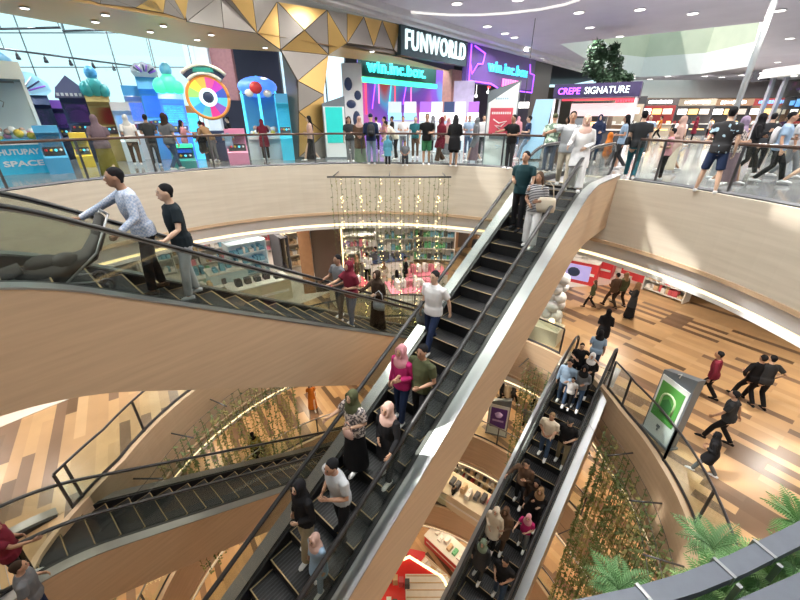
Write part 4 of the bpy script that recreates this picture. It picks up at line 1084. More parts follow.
# blue standee between the totem and the kiosk
p = foot(530, 160); t = empty('standee', p, face_rz(p), 'tall pale blue standee board between the white totem and the kiosk', 'advertising stand')
mb = MB(); mb.prism_m([(-.42, 0), (.35, 0), (.55, 2.2), (-.1, 2.2)], .12, T_(0, 0, 0)); mb.build('board', mm('paleblue', (.40, .66, .88), .25), t)
mb = MB(); mb.box((0, .2, .03), (.8, .6, .06)); mb.build('foot', DSTEEL, t)
mb = MB(); p = ray(523, 112)*19; mb.box((0, 0, 0), (.5, .08, .26)); tag(mb.build('lit_sign', LEDW, None, (p.x, p.y, .6)), 'small white lit sign above the pale blue standee', 'sign').rotation_euler = (0, 0, face_rz(p))
mb = MB(); mb.tube([(p.x, p.y, .73), (p.x, p.y, ZC)], .02, 5); tag(mb.build('sign_hanger', DSTEEL), 'thin rod carrying the small white lit sign', 'rod')

# ---------------------------------------------------------------- shops one storey down
GOODS = [mat('goods_%d' % i, c, .6, vary=.1) for i, c in enumerate(((.75, .25, .32), (.2, .45, .6), (.85, .82, .78), (.08, .08, .09), (.7, .5, .3), (.15, .5, .25), (.6, .1, .12), (.45, .35, .6)))]
def shelf(u, v, z, w, d, H, nl, label, cols, body=SHOPW, rz=0, name='display_shelf', cat='shelf'):
    p = at(u, v, z); t = empty(name, p, face_rz(p)+rz, label, cat); rd_ = random.Random(int(u*7+v))
    mb = MB(); mb.box((0, d/2-.03, H/2), (w, .06, H)); mb.build('back_panel', body, t)
    for s_ in (-1, 1): mb = MB(); mb.box((s_*(w/2-.03), 0, H/2), (.05, d, H)); mb.build('side_panel', body, t)
    for k in range(nl):
        zz = .12+(H-.2)*k/max(1, nl-1) if nl > 1 else H*.5
        mb = MB(); mb.box((0, 0, zz), (w-.08, d-.04, .04)); sh = mb.build('shelf_board', body, t)
        if k < nl-1 or H < 1.3:
            mb = MB(); x = -w/2+.12
            while x < w/2-.2:
                q = rd_.uniform(.10, .26); h = rd_.uniform(.12, min(.38, (H-.2)/max(1, nl-1)*.8 if nl > 1 else .3))
                mb.box((x+q/2, rd_.uniform(-.08, .04)-.02, zz+.02+h/2), (q*.86, d*.5, h), mi=rd_.randrange(len(cols))); x += q
            g = mb.build('goods', [GOODS[c] for c in cols], sh); g['kind'] = 'stuff'
    return t
def counter(u, v, z, w, d, H, label, body, top, rz=0, items=None, name='display_counter'):
    p = at(u, v, z); t = empty(name, p, face_rz(p)+rz, label, 'counter'); rd_ = random.Random(int(u*3+v))
    mb = MB(); mb.box((0, 0, H/2), (w, d, H)); mb.build('body', body, t)
    mb = MB(); mb.box((0, 0, H+.025), (w+.08, d+.08, .05)); mb.build('top', top, t)
    mb = MB(); mb.box((0, -d/2-.012, H*.5), (w*.9, .02, H*.12)); mb.build('front_strip', GOODS[2], t)
    if items:
        for k in range(items[0]):
            x = -w*.4+w*.8*(k+.5)/items[0]; h = rd_.uniform(.12, .4)
            mb = MB(); mb.box((x, rd_.uniform(-.15, .15)*d, H+.05+h/2), (w*.5/items[0], d*.35, h)); mb.box((x, 0, H+.05+h), (w*.3/items[0], d*.2, .08))
            mb.build('display_item', GOODS[rd_.choice(items[1])], t)
    return t
ICE = mat('ice_blue', (.55, .66, .70), .3, emit=.1, vary=.1)
CRM = mat('cream_counter', (.72, .62, .46), .45)
# timber clad column and its dark panel
p = at(322, 292, Z3); t = empty('timber_column', (p.x, p.y, Z3), face_rz(p), 'brown timber column with a dark panel beside the shops one storey down', 'column')
mb = MB(); mb.box((-.55, .3, 1.83), (.55, .7, 3.66)); mb.build('timber_face', mat('timber', (.34, .19, .10), .5, vary=.25, scale=4), t)
mb = MB(); mb.box((.42, .35, 1.83), (1.35, .7, 3.66)); mb.build('dark_panel', mat('dark_umber', (.10, .075, .06), .5), t)
mb = MB(); mb.tube([(1.13, -.02, .1), (1.13, -.02, 3.6)], .03, 6); mb.build('edge_light', LED, t)
counter(262, 302, Z3, 2.6, 1.0, 1.0, 'cream counter carrying dark gadgets nearest the escalator, left of the timber column', CRM, GOODS[2], .25, (5, (3, 3, 4)))
counter(232, 297, Z3, 1.6, 1.0, 1.4, 'tall pale green display case left of the cream counter', ICE, GOODS[2], .2, (4, (2, 1)))
counter(208, 292, Z3, 1.6, 1.1, .9, 'low glass table with small goods behind the right man in dark shirt', mat('glass_green', (.5, .68, .58), .3), GOODS[2], .2, (5, (2, 5, 1)))
counter(218, 304, Z3, 1.4, .9, .9, 'low cream table with small goods close to the escalator', CRM, GOODS[2], .2, (4, (4, 2, 3)))
shelf(250, 274, Z3, 2.0, .8, 1.9, 4, 'ice blue lit display with a black side panel', (1, 2, 1), ICE, .3)
shelf(283, 268, Z3, .5, 1.6, 2.0, 2, 'narrow black display cabinet beside the ice blue display', (3, 3), GOODS[3], .3)
shelf(297, 266, Z3, 1.3, .8, 2.1, 4, 'cream display partition left of the timber column', (2, 4), CRM, .3)
shelf(245, 258, Z3, 1.8, .6, 1.7, 3, 'white shelf of pink and red packets behind the ice blue display', (0, 6, 2), SHOPW, .2)
shelf(215, 262, Z3, 1.6, .6, 1.7, 3, 'white shelf with mixed small goods at the left of the shop', (0, 1, 2, 4), SHOPW, .2)
shelf(188, 268, Z3, 1.5, .6, 1.7, 3, 'white shelf with brown and pink goods behind the standing men', (4, 0, 2), SHOPW, .2)
shelf(160, 276, Z3, 1.6, .6, 1.7, 3, 'white shelf with blue goods between the two standing men', (1, 2), SHOPW, .2)
shelf(275, 250, Z3, 2.8, .6, 2.0, 4, 'white wall shelf with red boxes far back in the shop', (6, 2, 0), SHOPW, .1)
shelf(305, 253, Z3, 1.8, .6, 2.6, 4, 'blue topped white shelf close to the timber column', (1, 2, 2), SHOPW, .1)
shelf(358, 268, Z3, 2.1, .6, 2.0, 4, 'clothes and toys shelf behind the light strings, left', (0, 7, 2), SHOPW)
shelf(395, 262, Z3, 2.2, .6, 2.2, 4, 'toy shelf with green and white goods behind the light strings, middle', (5, 2, 1), SHOPW)
shelf(432, 260, Z3, 2.6, .6, 2.2, 4, 'toy shelf with teal and blue goods behind the light strings, right', (1, 5, 3), SHOPW)
shelf(345, 276, Z3, 1.8, .6, 1.4, 3, 'low shelf with pink bags beside the dark panel', (0, 0, 2), SHOPW)
counter(385, 275, Z3, 2.4, 1.0, .9, 'navy topped counter in the shop behind the light strings', GOODS[2], NAVY, .3, (3, (1, 3)))
counter(350, 300, Z3, 1.6, 1.0, .8, 'red topped low counter behind the couple on the escalator', CRM, GOODS[6], .3, (3, (2, 6)))
counter(412, 300, Z3, 2.2, 1.4, .7, 'low pink and white display table left of the man in white shirt', GOODS[2], GOODS[0], .3, (6, (0, 2)))
counter(425, 285, Z3, 2.0, 1.0, .7, 'low white display table with pink goods by the plank floor', GOODS[2], GOODS[0], .3, (5, (0, 2)))
mb = MB()
for i, (u, c) in enumerate(((352, 0), (365, 0), (378, 2), (390, 7), (402, 5), (412, 5), (425, 1), (438, 1))):
    p = ray(u, 236)*24; mb = MB(); mb.box((0, 0, 0), (1.1, .1, .9)); o = mb.build('wall_picture', GOODS[c], None, (p.x, p.y, -4.9)); o.rotation_euler = (0, 0, face_rz(p))
    tag(o, ['bright pink panel, first from the left high in the toy shop', 'bright pink panel, second from the left high in the toy shop', 'white panel high in the toy shop', 'lilac panel high in the toy shop', 'green panel high in the toy shop left of its twin', 'green panel high in the toy shop right of its twin', 'blue panel high in the toy shop left of its twin', 'blue panel high in the toy shop at far right'][i], 'wall panel')
    mb = MB(); mb.tube([(p.x, p.y, -4.5), (p.x, p.y, -3.97)], .015, 4); tag(mb.build('hanging_rod', DSTEEL), 'thin rod holding a coloured panel in the toy shop', 'rod', 'toy shop rods')
# brown shop doors right of the light strings
for i, u in enumerate((452, 462, 474)):
    p = ray(u, 240)*24; mb = MB(); mb.box((0, 0, 1.5), (.8, .2, 3.0)); o = mb.build('timber_panel', MATS['timber'] if i != 1 else MATS['dark_umber'], None, (p.x, p.y, Z3)); o.rotation_euler = (0, 0, face_rz(p))
    tag(o, ['brown timber shop panel nearest the light strings', 'dark umber shop panel between two timber ones', 'brown timber shop panel partly behind the long escalator'][i], 'wall panel')
# red kiosk, counters and steps at the right
t = counter(574, 279, Z3, 2.1, 1.0, 1.15, 'red counter with a picture screen on its front, right of the long escalator', REDM, GOODS[2], -.15, (3, (3, 3, 2)))
mb = MB(); mb.box((0, -.54, .6), (1.5, .05, .8)); sc_ = mb.build('screen', mat('lcd_lilac', (.35, .33, .65), .3, emit=.7, vary=.3, scale=4), t)
mb = MB(); mb.ball((0, -.57, .6), (.3, .02, .25), 10, 6); mb.build('screen_picture', NAVY, sc_)
counter(597, 274, Z3, 1.5, .8, .9, 'plain red counter right of the one with the screen', REDM, GOODS[6], -.2, (2, (3, 2)))
counter(608, 266, Z3, .8, .5, .9, 'second plain red counter before the white steps', REDM, GOODS[6], -.2)
p = at(604, 282, Z3); t = empty('white_steps', at(620, 276, Z3), face_rz(at(620, 276, Z3))-.2, 'stack of white display steps between the red counters', 'display steps')
for k in range(4): mb = MB(); mb.box((0, .2*k, .11+.22*k), (1.2, .5, .2)); mb.build('tread', GOODS[2], t)
counter(641, 281, Z3, 1.9, .6, .95, 'long red counter right of the white steps', REDM, GOODS[6], -.35)
shelf(664, 295, Z3, 1.9, .6, 1.1, 3, 'low rack of folded goods at the right end of the red counters', (4, 6, 2), SHOPW, -.4)
counter(583, 262, Z3, 2.4, .6, 1.1, 'white back counter with dark machines behind the red counters', GOODS[2], GOODS[2], -.15, (4, (3, 3, 6)))
# stacked white ball sculpture
p = at(549, 326, Z3); t = empty('balloon_column', p, 0, 'column of stacked white balls beside the long escalator', 'balloon column')
for k in range(6):
    for j in range(3):
        a = j*2.1+k*1.05; mb = MB(); mb.ball((.22*math.cos(a), .22*math.sin(a), .25+k*.38), .24, 10, 8); mb.build('balloon', mat('balloon_white', (.75, .75, .76), .35), t)
# glass case with warm lamps by the railing
p = at(543, 340, Z3); t = empty('glass_showcase', p+Vector((-.1, .3, 0)), -.7, 'glass showcase with warm lamps beside the railing below the white balls', 'showcase')
mb = MB(); mb.box((0, 0, .3), (1.6, .8, .6)); mb.build('base', CRM, t)
mb = MB(); mb.box((0, 0, .95), (1.5, .7, .7)); mb.build('glass_case', GLASS, t)
for x in (-.4, .4): mb = MB(); mb.ball((x, 0, .8), .12, 8, 6); mb.build('lamp', LED, t)
# L1 goods stall, L0 red stalls
t = counter(474, 512, Z1, 4.2, 1.4, 1.1, 'long wooden goods stall on the second lowest storey', CRM, CRM, -.35, (9, (3, 3, 2, 4, 6)))
shelf(482, 488, Z1, 3.4, .7, 1.6, 3, 'shelf of dark and red goods behind the wooden stall', (3, 6, 4, 2), CRM, -.35)
shelf(446, 470, Z1, 2.0, .7, 1.6, 3, 'pale shelf in the far shop of the second lowest storey', (2, 4, 3), SHOPW, -.2)
shelf(520, 500, Z2, 2.0, .7, 1.2, 2, 'low shelf beside the crowded escalator two storeys down', (4, 3, 2), CRM, -.3) if False else None
counter(450, 556, Z0, 3.4, 1.2, .9, 'red lettered counter on the ground storey', REDM, SHOPW, -.55, (7, (5, 2, 4)))
counter(402, 570, Z0, 2.6, 1.6, .9, 'red stall stacked with dark goods on the ground storey', REDM, REDM, -.2, (7, (3, 3, 0, 2)))
shelf(438, 585, Z0, 2.6, .8, 1.0, 2, 'low cream shelf in front of the red lettered counter', (4, 2, 5), CRM, -.55)
hexp = [at(u, v, Z0) for u, v in ((378, 592), (409, 578), (440, 598), (462, 640), (420, 680), (366, 660))]
mb = MB(); mb.prism([(p.x, p.y) for p in hexp], Z0+.02, Z0+2.2); t = mb.build('event_booth', mat('booth_red', (.70, .02, .02), .4)); tag(t, 'bright red booth with a lit edge at the bottom of the picture', 'booth')
mb = MB(); mb.tube([p+Vector((0, 0, 2.25)) for p in hexp]+[hexp[0]+Vector((0, 0, 2.25))], .09, 6); mb.build('edge_light', LED, t)
mb = MB(); c = sum(hexp, Vector())/6
mb.box((c.x+.8, c.y+.5, Z0+2.23), (2.4, 1.6, .04)); mb.build('white_lattice', GOODS[2], t)
for i in range(7):
    mb = MB(); mb.box((c.x-1.3+.33*(i % 4), c.y+1.0-.45*(i//4)*1.7-.1*i, Z0+2.45), (.26, .3, .5)); mb.build('display_item', GOODS[(3, 4, 6, 3, 2, 3, 0)[i]], t)
for i in range(5):
    mb = MB(); mb.box((c.x+.8, c.y-.2+i*.35, Z0+2.27), (2.3, .04, .03)); mb.build('lattice_bar', GOODS[4], t)
# people barrier and bins: small bin by the left railing one storey down
p = at(68, 500, Z3)
# ---------------------------------------------------------------- people
WORK = bpy.data.scenes.new('work')
def remeshed(mb, name, vox, smooth=3):
    me = mb.mesh('tmp'); o = bpy.data.objects.new('tmp', me); WORK.collection.objects.link(o)
    m = o.modifiers.new('r', 'REMESH'); m.mode = 'VOXEL'; m.voxel_size = vox; m.use_smooth_shade = True
    if smooth: s_ = o.modifiers.new('s', 'SMOOTH'); s_.iterations = smooth; s_.factor = .5
    vl = WORK.view_layers[0]; vl.update()
    out = bpy.data.meshes.new_from_object(o.evaluated_get(vl.depsgraph))
    bpy.data.objects.remove(o); bpy.data.meshes.remove(me); out.name = name; out.materials.clear()
    return out
def join_mesh(me, mb, nmat):
    """append builder geometry to a mesh"""
    b = bmesh.new(); b.from_mesh(me); tmp = mb.mesh('t2'); b.from_mesh(tmp); b.to_mesh(me); b.free(); bpy.data.meshes.remove(tmp)
ARM = dict(down=((.05, -.02, -.27), (.07, .05, -.52)), bent=((.05, -.04, -.27), (-.06, .18, -.27)), hold=((.06, 0, -.27), (-.09, .17, -.36)),
           phone=((.05, .06, -.26), (-.08, .26, -.13)), rail=((.09, .08, -.24), (.13, .30, -.33)), reach=((.06, .20, -.15), (.06, .46, -.18)),
           out=((.20, .16, -.08), (.34, .36, -.12)), side=((.13, .06, -.21), (.20, .25, -.29)), grab=((.12, .24, -.10), (.24, .52, -.20)), up=((.12, .12, .02), (0, .2, .22)), hip=((.2, -.08, -.22), (.04, .05, -.42)), swing=((.05, .12, -.25), (.04, .28, -.43)), back=((.07, -.12, -.25), (.09, -.16, -.50)))
LEG = dict(stand=(((.10, .01, .48), (.10, 0, .08)), ((.10, .01, .48), (.10, 0, .08))), walk=(((.10, .20, .50), (.10, .30, .10)), ((.10, .02, .48), (.09, -.26, .13))),
           apart=(((.14, .04, .48), (.18, .04, .08)), ((.14, -.02, .48), (.18, -.06, .08))), step=(((.11, .10, .49), (.11, .14, .08)), ((.11, -.01, .47), (.11, -.06, .08))),
           sit=(((.12, .42, .50), (.12, .44, .08)), ((.12, .42, .50), (.12, .40, .08))), bend=(((.1, .03, .48), (.1, 0, .08)), ((.1, .03, .48), (.1, -.04, .08))))
MESHES = {}
def body_meshes(arms, legs, top, bottom, hair, lean, fem, det):
    key = (arms, legs, top, bottom, hair, lean, fem, det)
    if key in MESHES: return MESHES[key]
    zoff = -.43 if legs == 'sit' else 0
    ca, sa = math.cos(math.radians(lean)), math.sin(math.radians(lean))
    def L(p):
        x, y, z = p; dz = z-.93
        if dz > 0: y, dz = y*ca+dz*sa, dz*ca-y*sa
        return Vector((x, y, .93+dz+zoff))
    sw = .175 if fem else .195
    hipw = .175 if fem else .165
    tor = [((0, 0, .80), (.145, .10)), ((0, -.005, .88), (hipw, .118)), ((0, 0, .96), (hipw-.01, .112)), ((0, .01, 1.06), (.138 if fem else .15, .098)), ((0, .012, 1.20), (.155 if fem else .168, .112)),
           ((0, .005, 1.32), (.165 if fem else .185, .108)), ((0, -.005, 1.40), (.150 if fem else .17, .082)), ((0, -.005, 1.44), (.085, .062)), ((0, 0, 1.48), (.056, .058)), ((0, .012, 1.56), (.052, .056))]
    def torso(mb, add, z0=0, z1=9, flare=0):
        P = [q for q in tor if z0 <= q[0][2] <= z1]
        mb.tube([L(q[0]) for q in P], [(q[1][0]+add, q[1][1]+add) for q in P], 14, side=(1, 0, 0))
    joints = []
    for si, sx in ((0, -1), (1, 1)):
        e, w_ = ARM[arms[si]]
        sh = Vector((sx*sw, 0, 1.385)); el = sh+Vector((sx*e[0], e[1], e[2])); wr = sh+Vector((sx*w_[0], w_[1], w_[2]))
        joints.append((L(sh), L(el), L(wr), sx))
    lj = []
    for si, sx in ((0, -1), (1, 1)):
        k, a = LEG[legs][si]; ho = Vector((sx*.088, 0, .86+zoff)) 
        z2 = 0 if legs != 'sit' else 0
        lj.append((ho, Vector((sx*k[0], k[1], k[2]+(0 if legs != 'sit' else -.0))), Vector((sx*a[0], a[1], a[2])), sx))
    # body: one continuous skin
    mb = MB(); torso(mb, 0)
    for sh, el, wr, sx in joints:
        mid = el.lerp(wr, .35)
        mb.tube([sh+Vector((-sx*.05, 0, 0)), sh, sh.lerp(el, .4), el, mid, wr], [.055, .052, .046, .036, .038, .026], 10)
        f_ = (wr-el).normalized(); mb.tube([wr-f_*.01, wr+f_*.03, wr+f_*.085], [(.024, .02), (.038, .016), (.036, .014)], 8, side=(0, 0, 1) if abs(f_.z) < .7 else (0, 1, 0))
    for ho, kn, an, sx in lj:
        mb.tube([ho+Vector((-sx*.02, 0, .06)), ho-Vector((0, 0, .04)), ho.lerp(kn, .5), kn, kn.lerp(an, .35), an], [.085, .088, .072, .052, .054, .034], 10)
        mb.tube([an+Vector((0, -.05, -.045)), an+Vector((0, .04, -.035)), an+Vector((sx*.01, .16, -.055))], [(.03, .028), (.036, .03), (.036, .018)], 8, side=(1, 0, 0))
    H = L((0, .02, 1.615)); tilt = Vector((0, 0, 0))
    mb.ball(H, (.074, .094, .112), 14, 12); mb.ball(H+Vector((0, .035, -.06)), (.052, .056, .055), 10, 8)
    mb.tube([H+Vector((0, .085, .02)), H+Vector((0, .108, -.022)), H+Vector((0, .09, -.034))], [.009, .014, .010], 6)
    for sx in (-1, 1): mb.ball(H+Vector((sx*.075, -.002, -.005)), (.012, .022, .032), 6, 6)
    body = remeshed(mb, 'body', .011 if det else .017, 2)
    fx = MB()
    for sh, el, wr, sx in joints:
        f_ = (wr-el).normalized(); up_ = Vector((0, 0, 1)) if abs(f_.z) < .7 else Vector((0, 1, 0))
        lat = (up_-f_*up_.dot(f_)).normalized(); nn = f_.cross(lat)*(sx)
        for i in range(4):
            o_ = lat*((i-1.5)*.019); ln = (.062, .074, .070, .052)[i]
            b0 = wr+f_*.072+o_; b1 = b0+f_*ln*.55-nn*.012; b2 = b1+f_*ln*.35-nn*.03
            fx.tube([b0, b1, b2], [.0095, .009, .0075], 6)
        b0 = wr+f_*.025+lat*.026; b1 = b0+f_*.035+lat*.022-nn*.01; b2 = b1+f_*.03+lat*.002-nn*.012
        fx.tube([b0, b1, b2], [.012, .010, .008], 6)
    for sx in (-1, 1):
        fx.ball(H+Vector((sx*.030, .086, .012)), (.013, .008, .007), 6, 5, 1)
        fx.tube([H+Vector((sx*.016, .092, .032)), H+Vector((sx*.045, .082, .032))], .0045, 4, mi=1)
    fx.tube([H+Vector((-.022, .090, -.062)), H+Vector((0, .096, -.063)), H+Vector((.022, .090, -.062))], [.004, .007, .004], 5, mi=2)
    join_mesh(body, fx, 3)
    # hair or head cover
    hm = MB(); hn = 'hair'
    if hair == 'short' or hair == 'cap':
        hm.ball(H+Vector((0, -.024, .036)), (.082, .100, .094), 14, 10); hm.tube([H+Vector((0, -.05, -.01)), H+Vector((0, -.06, -.07))], [(.07, .05), (.055, .035)], 10, side=(1, 0, 0))
        if hair == 'cap':
            hm = MB(); hm.ball(H+Vector((0, -.012, .045)), (.086, .102, .082), 14, 10); hm.tube([H+Vector((0, .06, .05)), H+Vector((0, .16, .042))], [(.065, .012), (.05, .008)], 8, side=(1, 0, 0)); hn = 'cap'
    elif hair == 'long':
        hm.ball(H+Vector((0, -.018, .028)), (.086, .10, .102), 14, 10)
        hm.tube([H+Vector((0, -.05, .0)), L((0, -.07, 1.48)), L((0, -.11, 1.34)), L((0, -.12, 1.16))], [(.085, .06), (.10, .05), (.11, .04), (.06, .02)], 12, side=(1, 0, 0))
        for sx in (-1, 1): hm.tube([H+Vector((sx*.07, 0, .03)), H+Vector((sx*.082, -.005, -.08)), L((sx*.10, .02, 1.38))], [.022, .026, .012], 6)
    elif hair == 'hijab':
        hn = 'headscarf'
        hm.ball(H+Vector((0, -.020, .012)), (.092, .106, .125), 14, 12)
        for sx in (-1, 1): hm.tube([H+Vector((sx*.05, .055, .085)), H+Vector((sx*.078, .06, .02)), H+Vector((sx*.062, .068, -.07)), H+Vector((0, .06, -.115))], [.018, .02, .022, .03], 7)
        hm.tube([L((0, -.005, 1.56)), L((0, .0, 1.49)), L((0, .005, 1.42)), L((0, .012, 1.34)), L((0, .02, 1.29))], [(.085, .09), (.10, .10), (.165, .125), (.165, .135), (.12, .12)], 14, side=(1, 0, 0))
    hmesh = remeshed(hm, hn, .013 if det else .019, 3)
    # top
    tm = MB(); sl = {'tee': .55, 'long': 1, 'tunic': 1, 'abaya': 1, 'loose': .62}[top]
    ad = {'tee': .018, 'long': .020, 'tunic': .030, 'abaya': .035, 'loose': .032}[top]
    torso(tm, ad, .88, 1.42)
    tm.tube([L((0, -.005, 1.38)), L((0, -.005, 1.43)), L((0, -.003, 1.465))], [(.185 if not fem else .165, .112), (.135, .095), (.078, .074)], 14, side=(1, 0, 0))
    for sh, el, wr, sx in joints:
        a = sh+Vector((-sx*.05, 0, 0))
        if sl < 1: tm.tube([a, sh, sh.lerp(el, sl+.1)], [.07, .072, .066 if top == 'tee' else .075], 10)
        else: tm.tube([a, sh, sh.lerp(el, .5), el, el.lerp(wr, .55), el.lerp(wr, .97)], [.07, .068, .062, .052, .048, .042 if top != 'abaya' else .06], 10)
    y0 = -.0; lz = {'tunic': .58, 'abaya': .06}.get(top)
    mx = (lj[0][1]+lj[1][1])/2
    if lz and legs != 'sit':
        fl = .05 if top == 'tunic' else .11
        tm.tube([L((0, 0, 1.0)), (0, 0, .90), (0, mx.y*.5, .72), (0, mx.y*.8, lz)]if top == 'tunic' else [L((0, 0, 1.0)), (0, 0, .88), (0, mx.y*.5, .5), (0, mx.y*.6, .05)], [(hipw+.02, .14), (hipw+.035, .15), (hipw+.05, .17), (hipw+fl, .19)], 16, side=(1, 0, 0))
    if top in ('loose', 'tee', 'long') and legs != 'sit': tm.tube([L((0, 0, 1.0)), L((0, 0, .94)), (0, 0, .84+zoff)], [(hipw+ad, .12+ad), (hipw+ad, .125+ad), (hipw+ad+.005, .125+ad)], 14, side=(1, 0, 0))
    tmesh = remeshed(tm, 'top', .014 if det else .02, 2)
    # bottom
    bm_ = MB(); bn = bottom
    if bottom in ('trousers', 'shorts', 'wide'):
        en = .93 if bottom != 'shorts' else 1.0
        wd = .03 if bottom == 'wide' else 0
        bm_.tube([(0, -.0, .80+zoff), (0, 0, .88+zoff), (0, 0, .97+zoff)], [(.15, .115), (hipw+.014, .13), (hipw+.004, .122)], 14, side=(1, 0, 0))
        for ho, kn, an, sx in lj:
            if bottom == 'shorts': bm_.tube([ho+Vector((-sx*.01, 0, .05)), ho, ho.lerp(kn, .95)], [.098, .102, .088], 10)
            else: bm_.tube([ho+Vector((-sx*.01, 0, .05)), ho, ho.lerp(kn, .5), kn, kn.lerp(an, .4), kn.lerp(an, .97)], [.095, .098, .086+wd*.5, .068+wd, .066+wd, .058+wd*1.6], 10)
    elif bottom == 'skirt':
        if legs == 'sit': bm_.tube([(0, -.05, .5), (0, .2, .52), (0, .46, .48), (0, .5, .1)], [(.19, .12), (.2, .12), (.22, .12), (.24, .14)], 14, side=(1, 0, 0))
        else: bm_.tube([(0, 0, .98), (0, 0, .88), (0, mx.y*.4, .5), (0, mx.y*.6, .08)], [(hipw, .125), (hipw+.02, .14), (hipw+.05, .18), (hipw+.09, .22)], 18, side=(1, 0, 0))
    bmesh_ = remeshed(bm_, bn, .016 if det else .022, 2) if bm_.v else None
    smesh = []
    for ho, kn, an, sx in lj:
        sm = MB(); sm.tube([an+Vector((0, -.075, -.045)), an+Vector((0, -.03, -.035)), an+Vector((sx*.004, .06, -.035)), an+Vector((sx*.012, .15, -.052)), an+Vector((sx*.012, .185, -.06))], [(.03, .03), (.042, .042), (.045, .038), (.044, .026), (.02, .014)], 10, side=(1, 0, 0)); smesh.append(sm.mesh('shoe'))
    MESHES[key] = (body, hmesh, tmesh, bmesh_, smesh, joints)
    return MESHES[key]
CL = dict(ink=(.018, .028, .036), black=(.012, .012, .015), charcoal=(.045, .048, .055), navy=(.02, .035, .09), jeans=(.07, .12, .22), ltjeans=(.22, .32, .45), white=(.72, .72, .74), cream=(.62, .55, .44), khaki=(.38, .31, .20), olive=(.09, .10, .05),
          maroon=(.20, .02, .04), red=(.50, .04, .05), magenta=(.55, .03, .18), pink=(.70, .33, .38), blush=(.66, .44, .38), grey=(.20, .21, .23), ltgrey=(.42, .44, .47), ltblue=(.34, .48, .66), blue=(.10, .26, .52), teal=(.03, .17, .20), dteal=(.012, .045, .055),
          brown=(.12, .07, .045), tan=(.32, .20, .11), orange=(.75, .22, .03), green=(.05, .22, .10), mauve=(.24, .17, .20), sage=(.22, .30, .22), ocher=(.30, .24, .05), lilac=(.42, .32, .48), dkbrown=(.05, .03, .02), tealjean=(.03, .15, .20), sky=(.12, .40, .55))
def cloth(n):
    if n in CL: return mat('cloth_'+n, tuple(x*(.92 if n in ('white', 'cream', 'ltgrey') else .7) for x in CL[n]), .85, vary=.14, scale=5, spec=.2)
    if 'pat_'+n in MATS: return MATS['pat_'+n]
    m = bpy.data.materials.new('pat_'+n); m.use_nodes = True; nt = m.node_tree; b = nt.nodes['Principled BSDF']; b.inputs['Roughness'].default_value = .85
    tc = nt.nodes.new('ShaderNodeTexCoord')
    if n == 'plaid':
        t = nt.nodes.new('ShaderNodeTexChecker'); t.inputs['Scale'].default_value = 38; t.inputs['Color1'].default_value = (.30, .38, .55, 1); t.inputs['Color2'].default_value = (.52, .56, .66, 1)
    elif n == 'stripes':
        w_ = nt.nodes.new('ShaderNodeTexWave'); w_.bands_direction = 'Z'; w_.inputs['Scale'].default_value = 9; t = ramp(nt, [(0, (.015, .015, .03)), (.62, (.6, .6, .62))], 'CONSTANT')
        nt.links.new(tc.outputs['Object'], w_.inputs['Vector']); nt.links.new(w_.outputs['Fac'], t.inputs[0])
    elif n in ('floral', 'camo', 'print'):
        w_ = nt.nodes.new('ShaderNodeTexNoise'); w_.inputs['Scale'].default_value = 22 if n == 'floral' else 9; w_.inputs['Detail'].default_value = 2
        c = {'floral': ((.10, .09, .10), (.58, .53, .50)), 'camo': ((.10, .16, .12), (.42, .52, .42)), 'print': ((.012, .012, .015), (.35, .5, .62))}[n]
        t = ramp(nt, [(0, c[0]), (.5 if n != 'print' else .6, c[1])], 'CONSTANT'); nt.links.new(tc.outputs['Object'], w_.inputs['Vector']); nt.links.new(w_.outputs['Fac'], t.inputs[0])
    if n == 'plaid': nt.links.new(tc.outputs['Object'], t.inputs['Vector'])
    nt.links.new(t.outputs[0], b.inputs['Base Color']); MATS['pat_'+n] = m
    return m
SKIN = [mat('skin_a', (.46, .27, .18), .55, vary=.05), mat('skin_b', (.36, .20, .13), .55, vary=.05), mat('skin_c', (.55, .36, .26), .55, vary=.05)]
EYE = mat('eye_dark', (.02, .015, .015), .3); LIP = mat('lip', (.35, .12, .10), .5)
def part(name, me, parent, ms):
    o = bpy.data.objects.new(name, me); COL.objects.link(o); o.parent = parent
    while len(me.materials) < len(ms): me.materials.append(ms[0])
    for i, m in enumerate(ms):
        o.material_slots[i].link = 'OBJECT'; o.material_slots[i].material = m
    return o
NP = [0]
def hands_world(root, joints, si): return root.matrix_world @ joints[si][2]
def person(pos, heading, h, arms, legs, top, bottom, hair, tc, bc, hc, label, lean=0, fem=False, det=False, shoe='white', cat='person', group=None):
    NP[0] += 1
    body, hm, tm, bm_, sm, joints = body_meshes(arms, legs, top, bottom, hair, lean, fem, det)
    root = empty('person', pos, -math.radians(heading), label, cat, group)
    s = h/1.74; root.scale = (s, s, s)
    part('body', body, root, [SKIN[NP[0] % 3], EYE, LIP])
    part({'hijab': 'headscarf', 'cap': 'cap'}.get(hair, 'hair'), hm, root, [cloth(hc)])
    part({'tee': 'shirt', 'long': 'shirt', 'loose': 'shirt', 'tunic': 'tunic', 'abaya': 'long_dress'}[top], tm, root, [cloth(tc)])
    if bm_ and top != 'abaya': part({'wide': 'trousers'}.get(bottom, bottom), bm_, root, [cloth(bc)])
    for q in sm: part('shoe', q, root, [cloth(shoe)])
    root['_j'] = 0; del root['_j']
    return root, joints, s
def heading_of(p, f):
    a = math.degrees(math.atan2(p.x, p.y))
    if isinstance(f, (int, float)): return f
    return a+{'c': 180, 'a': 0, 'l': -90, 'r': 90, 'cl': 225, 'cr': 135, 'al': -45, 'ar': 45}[f]
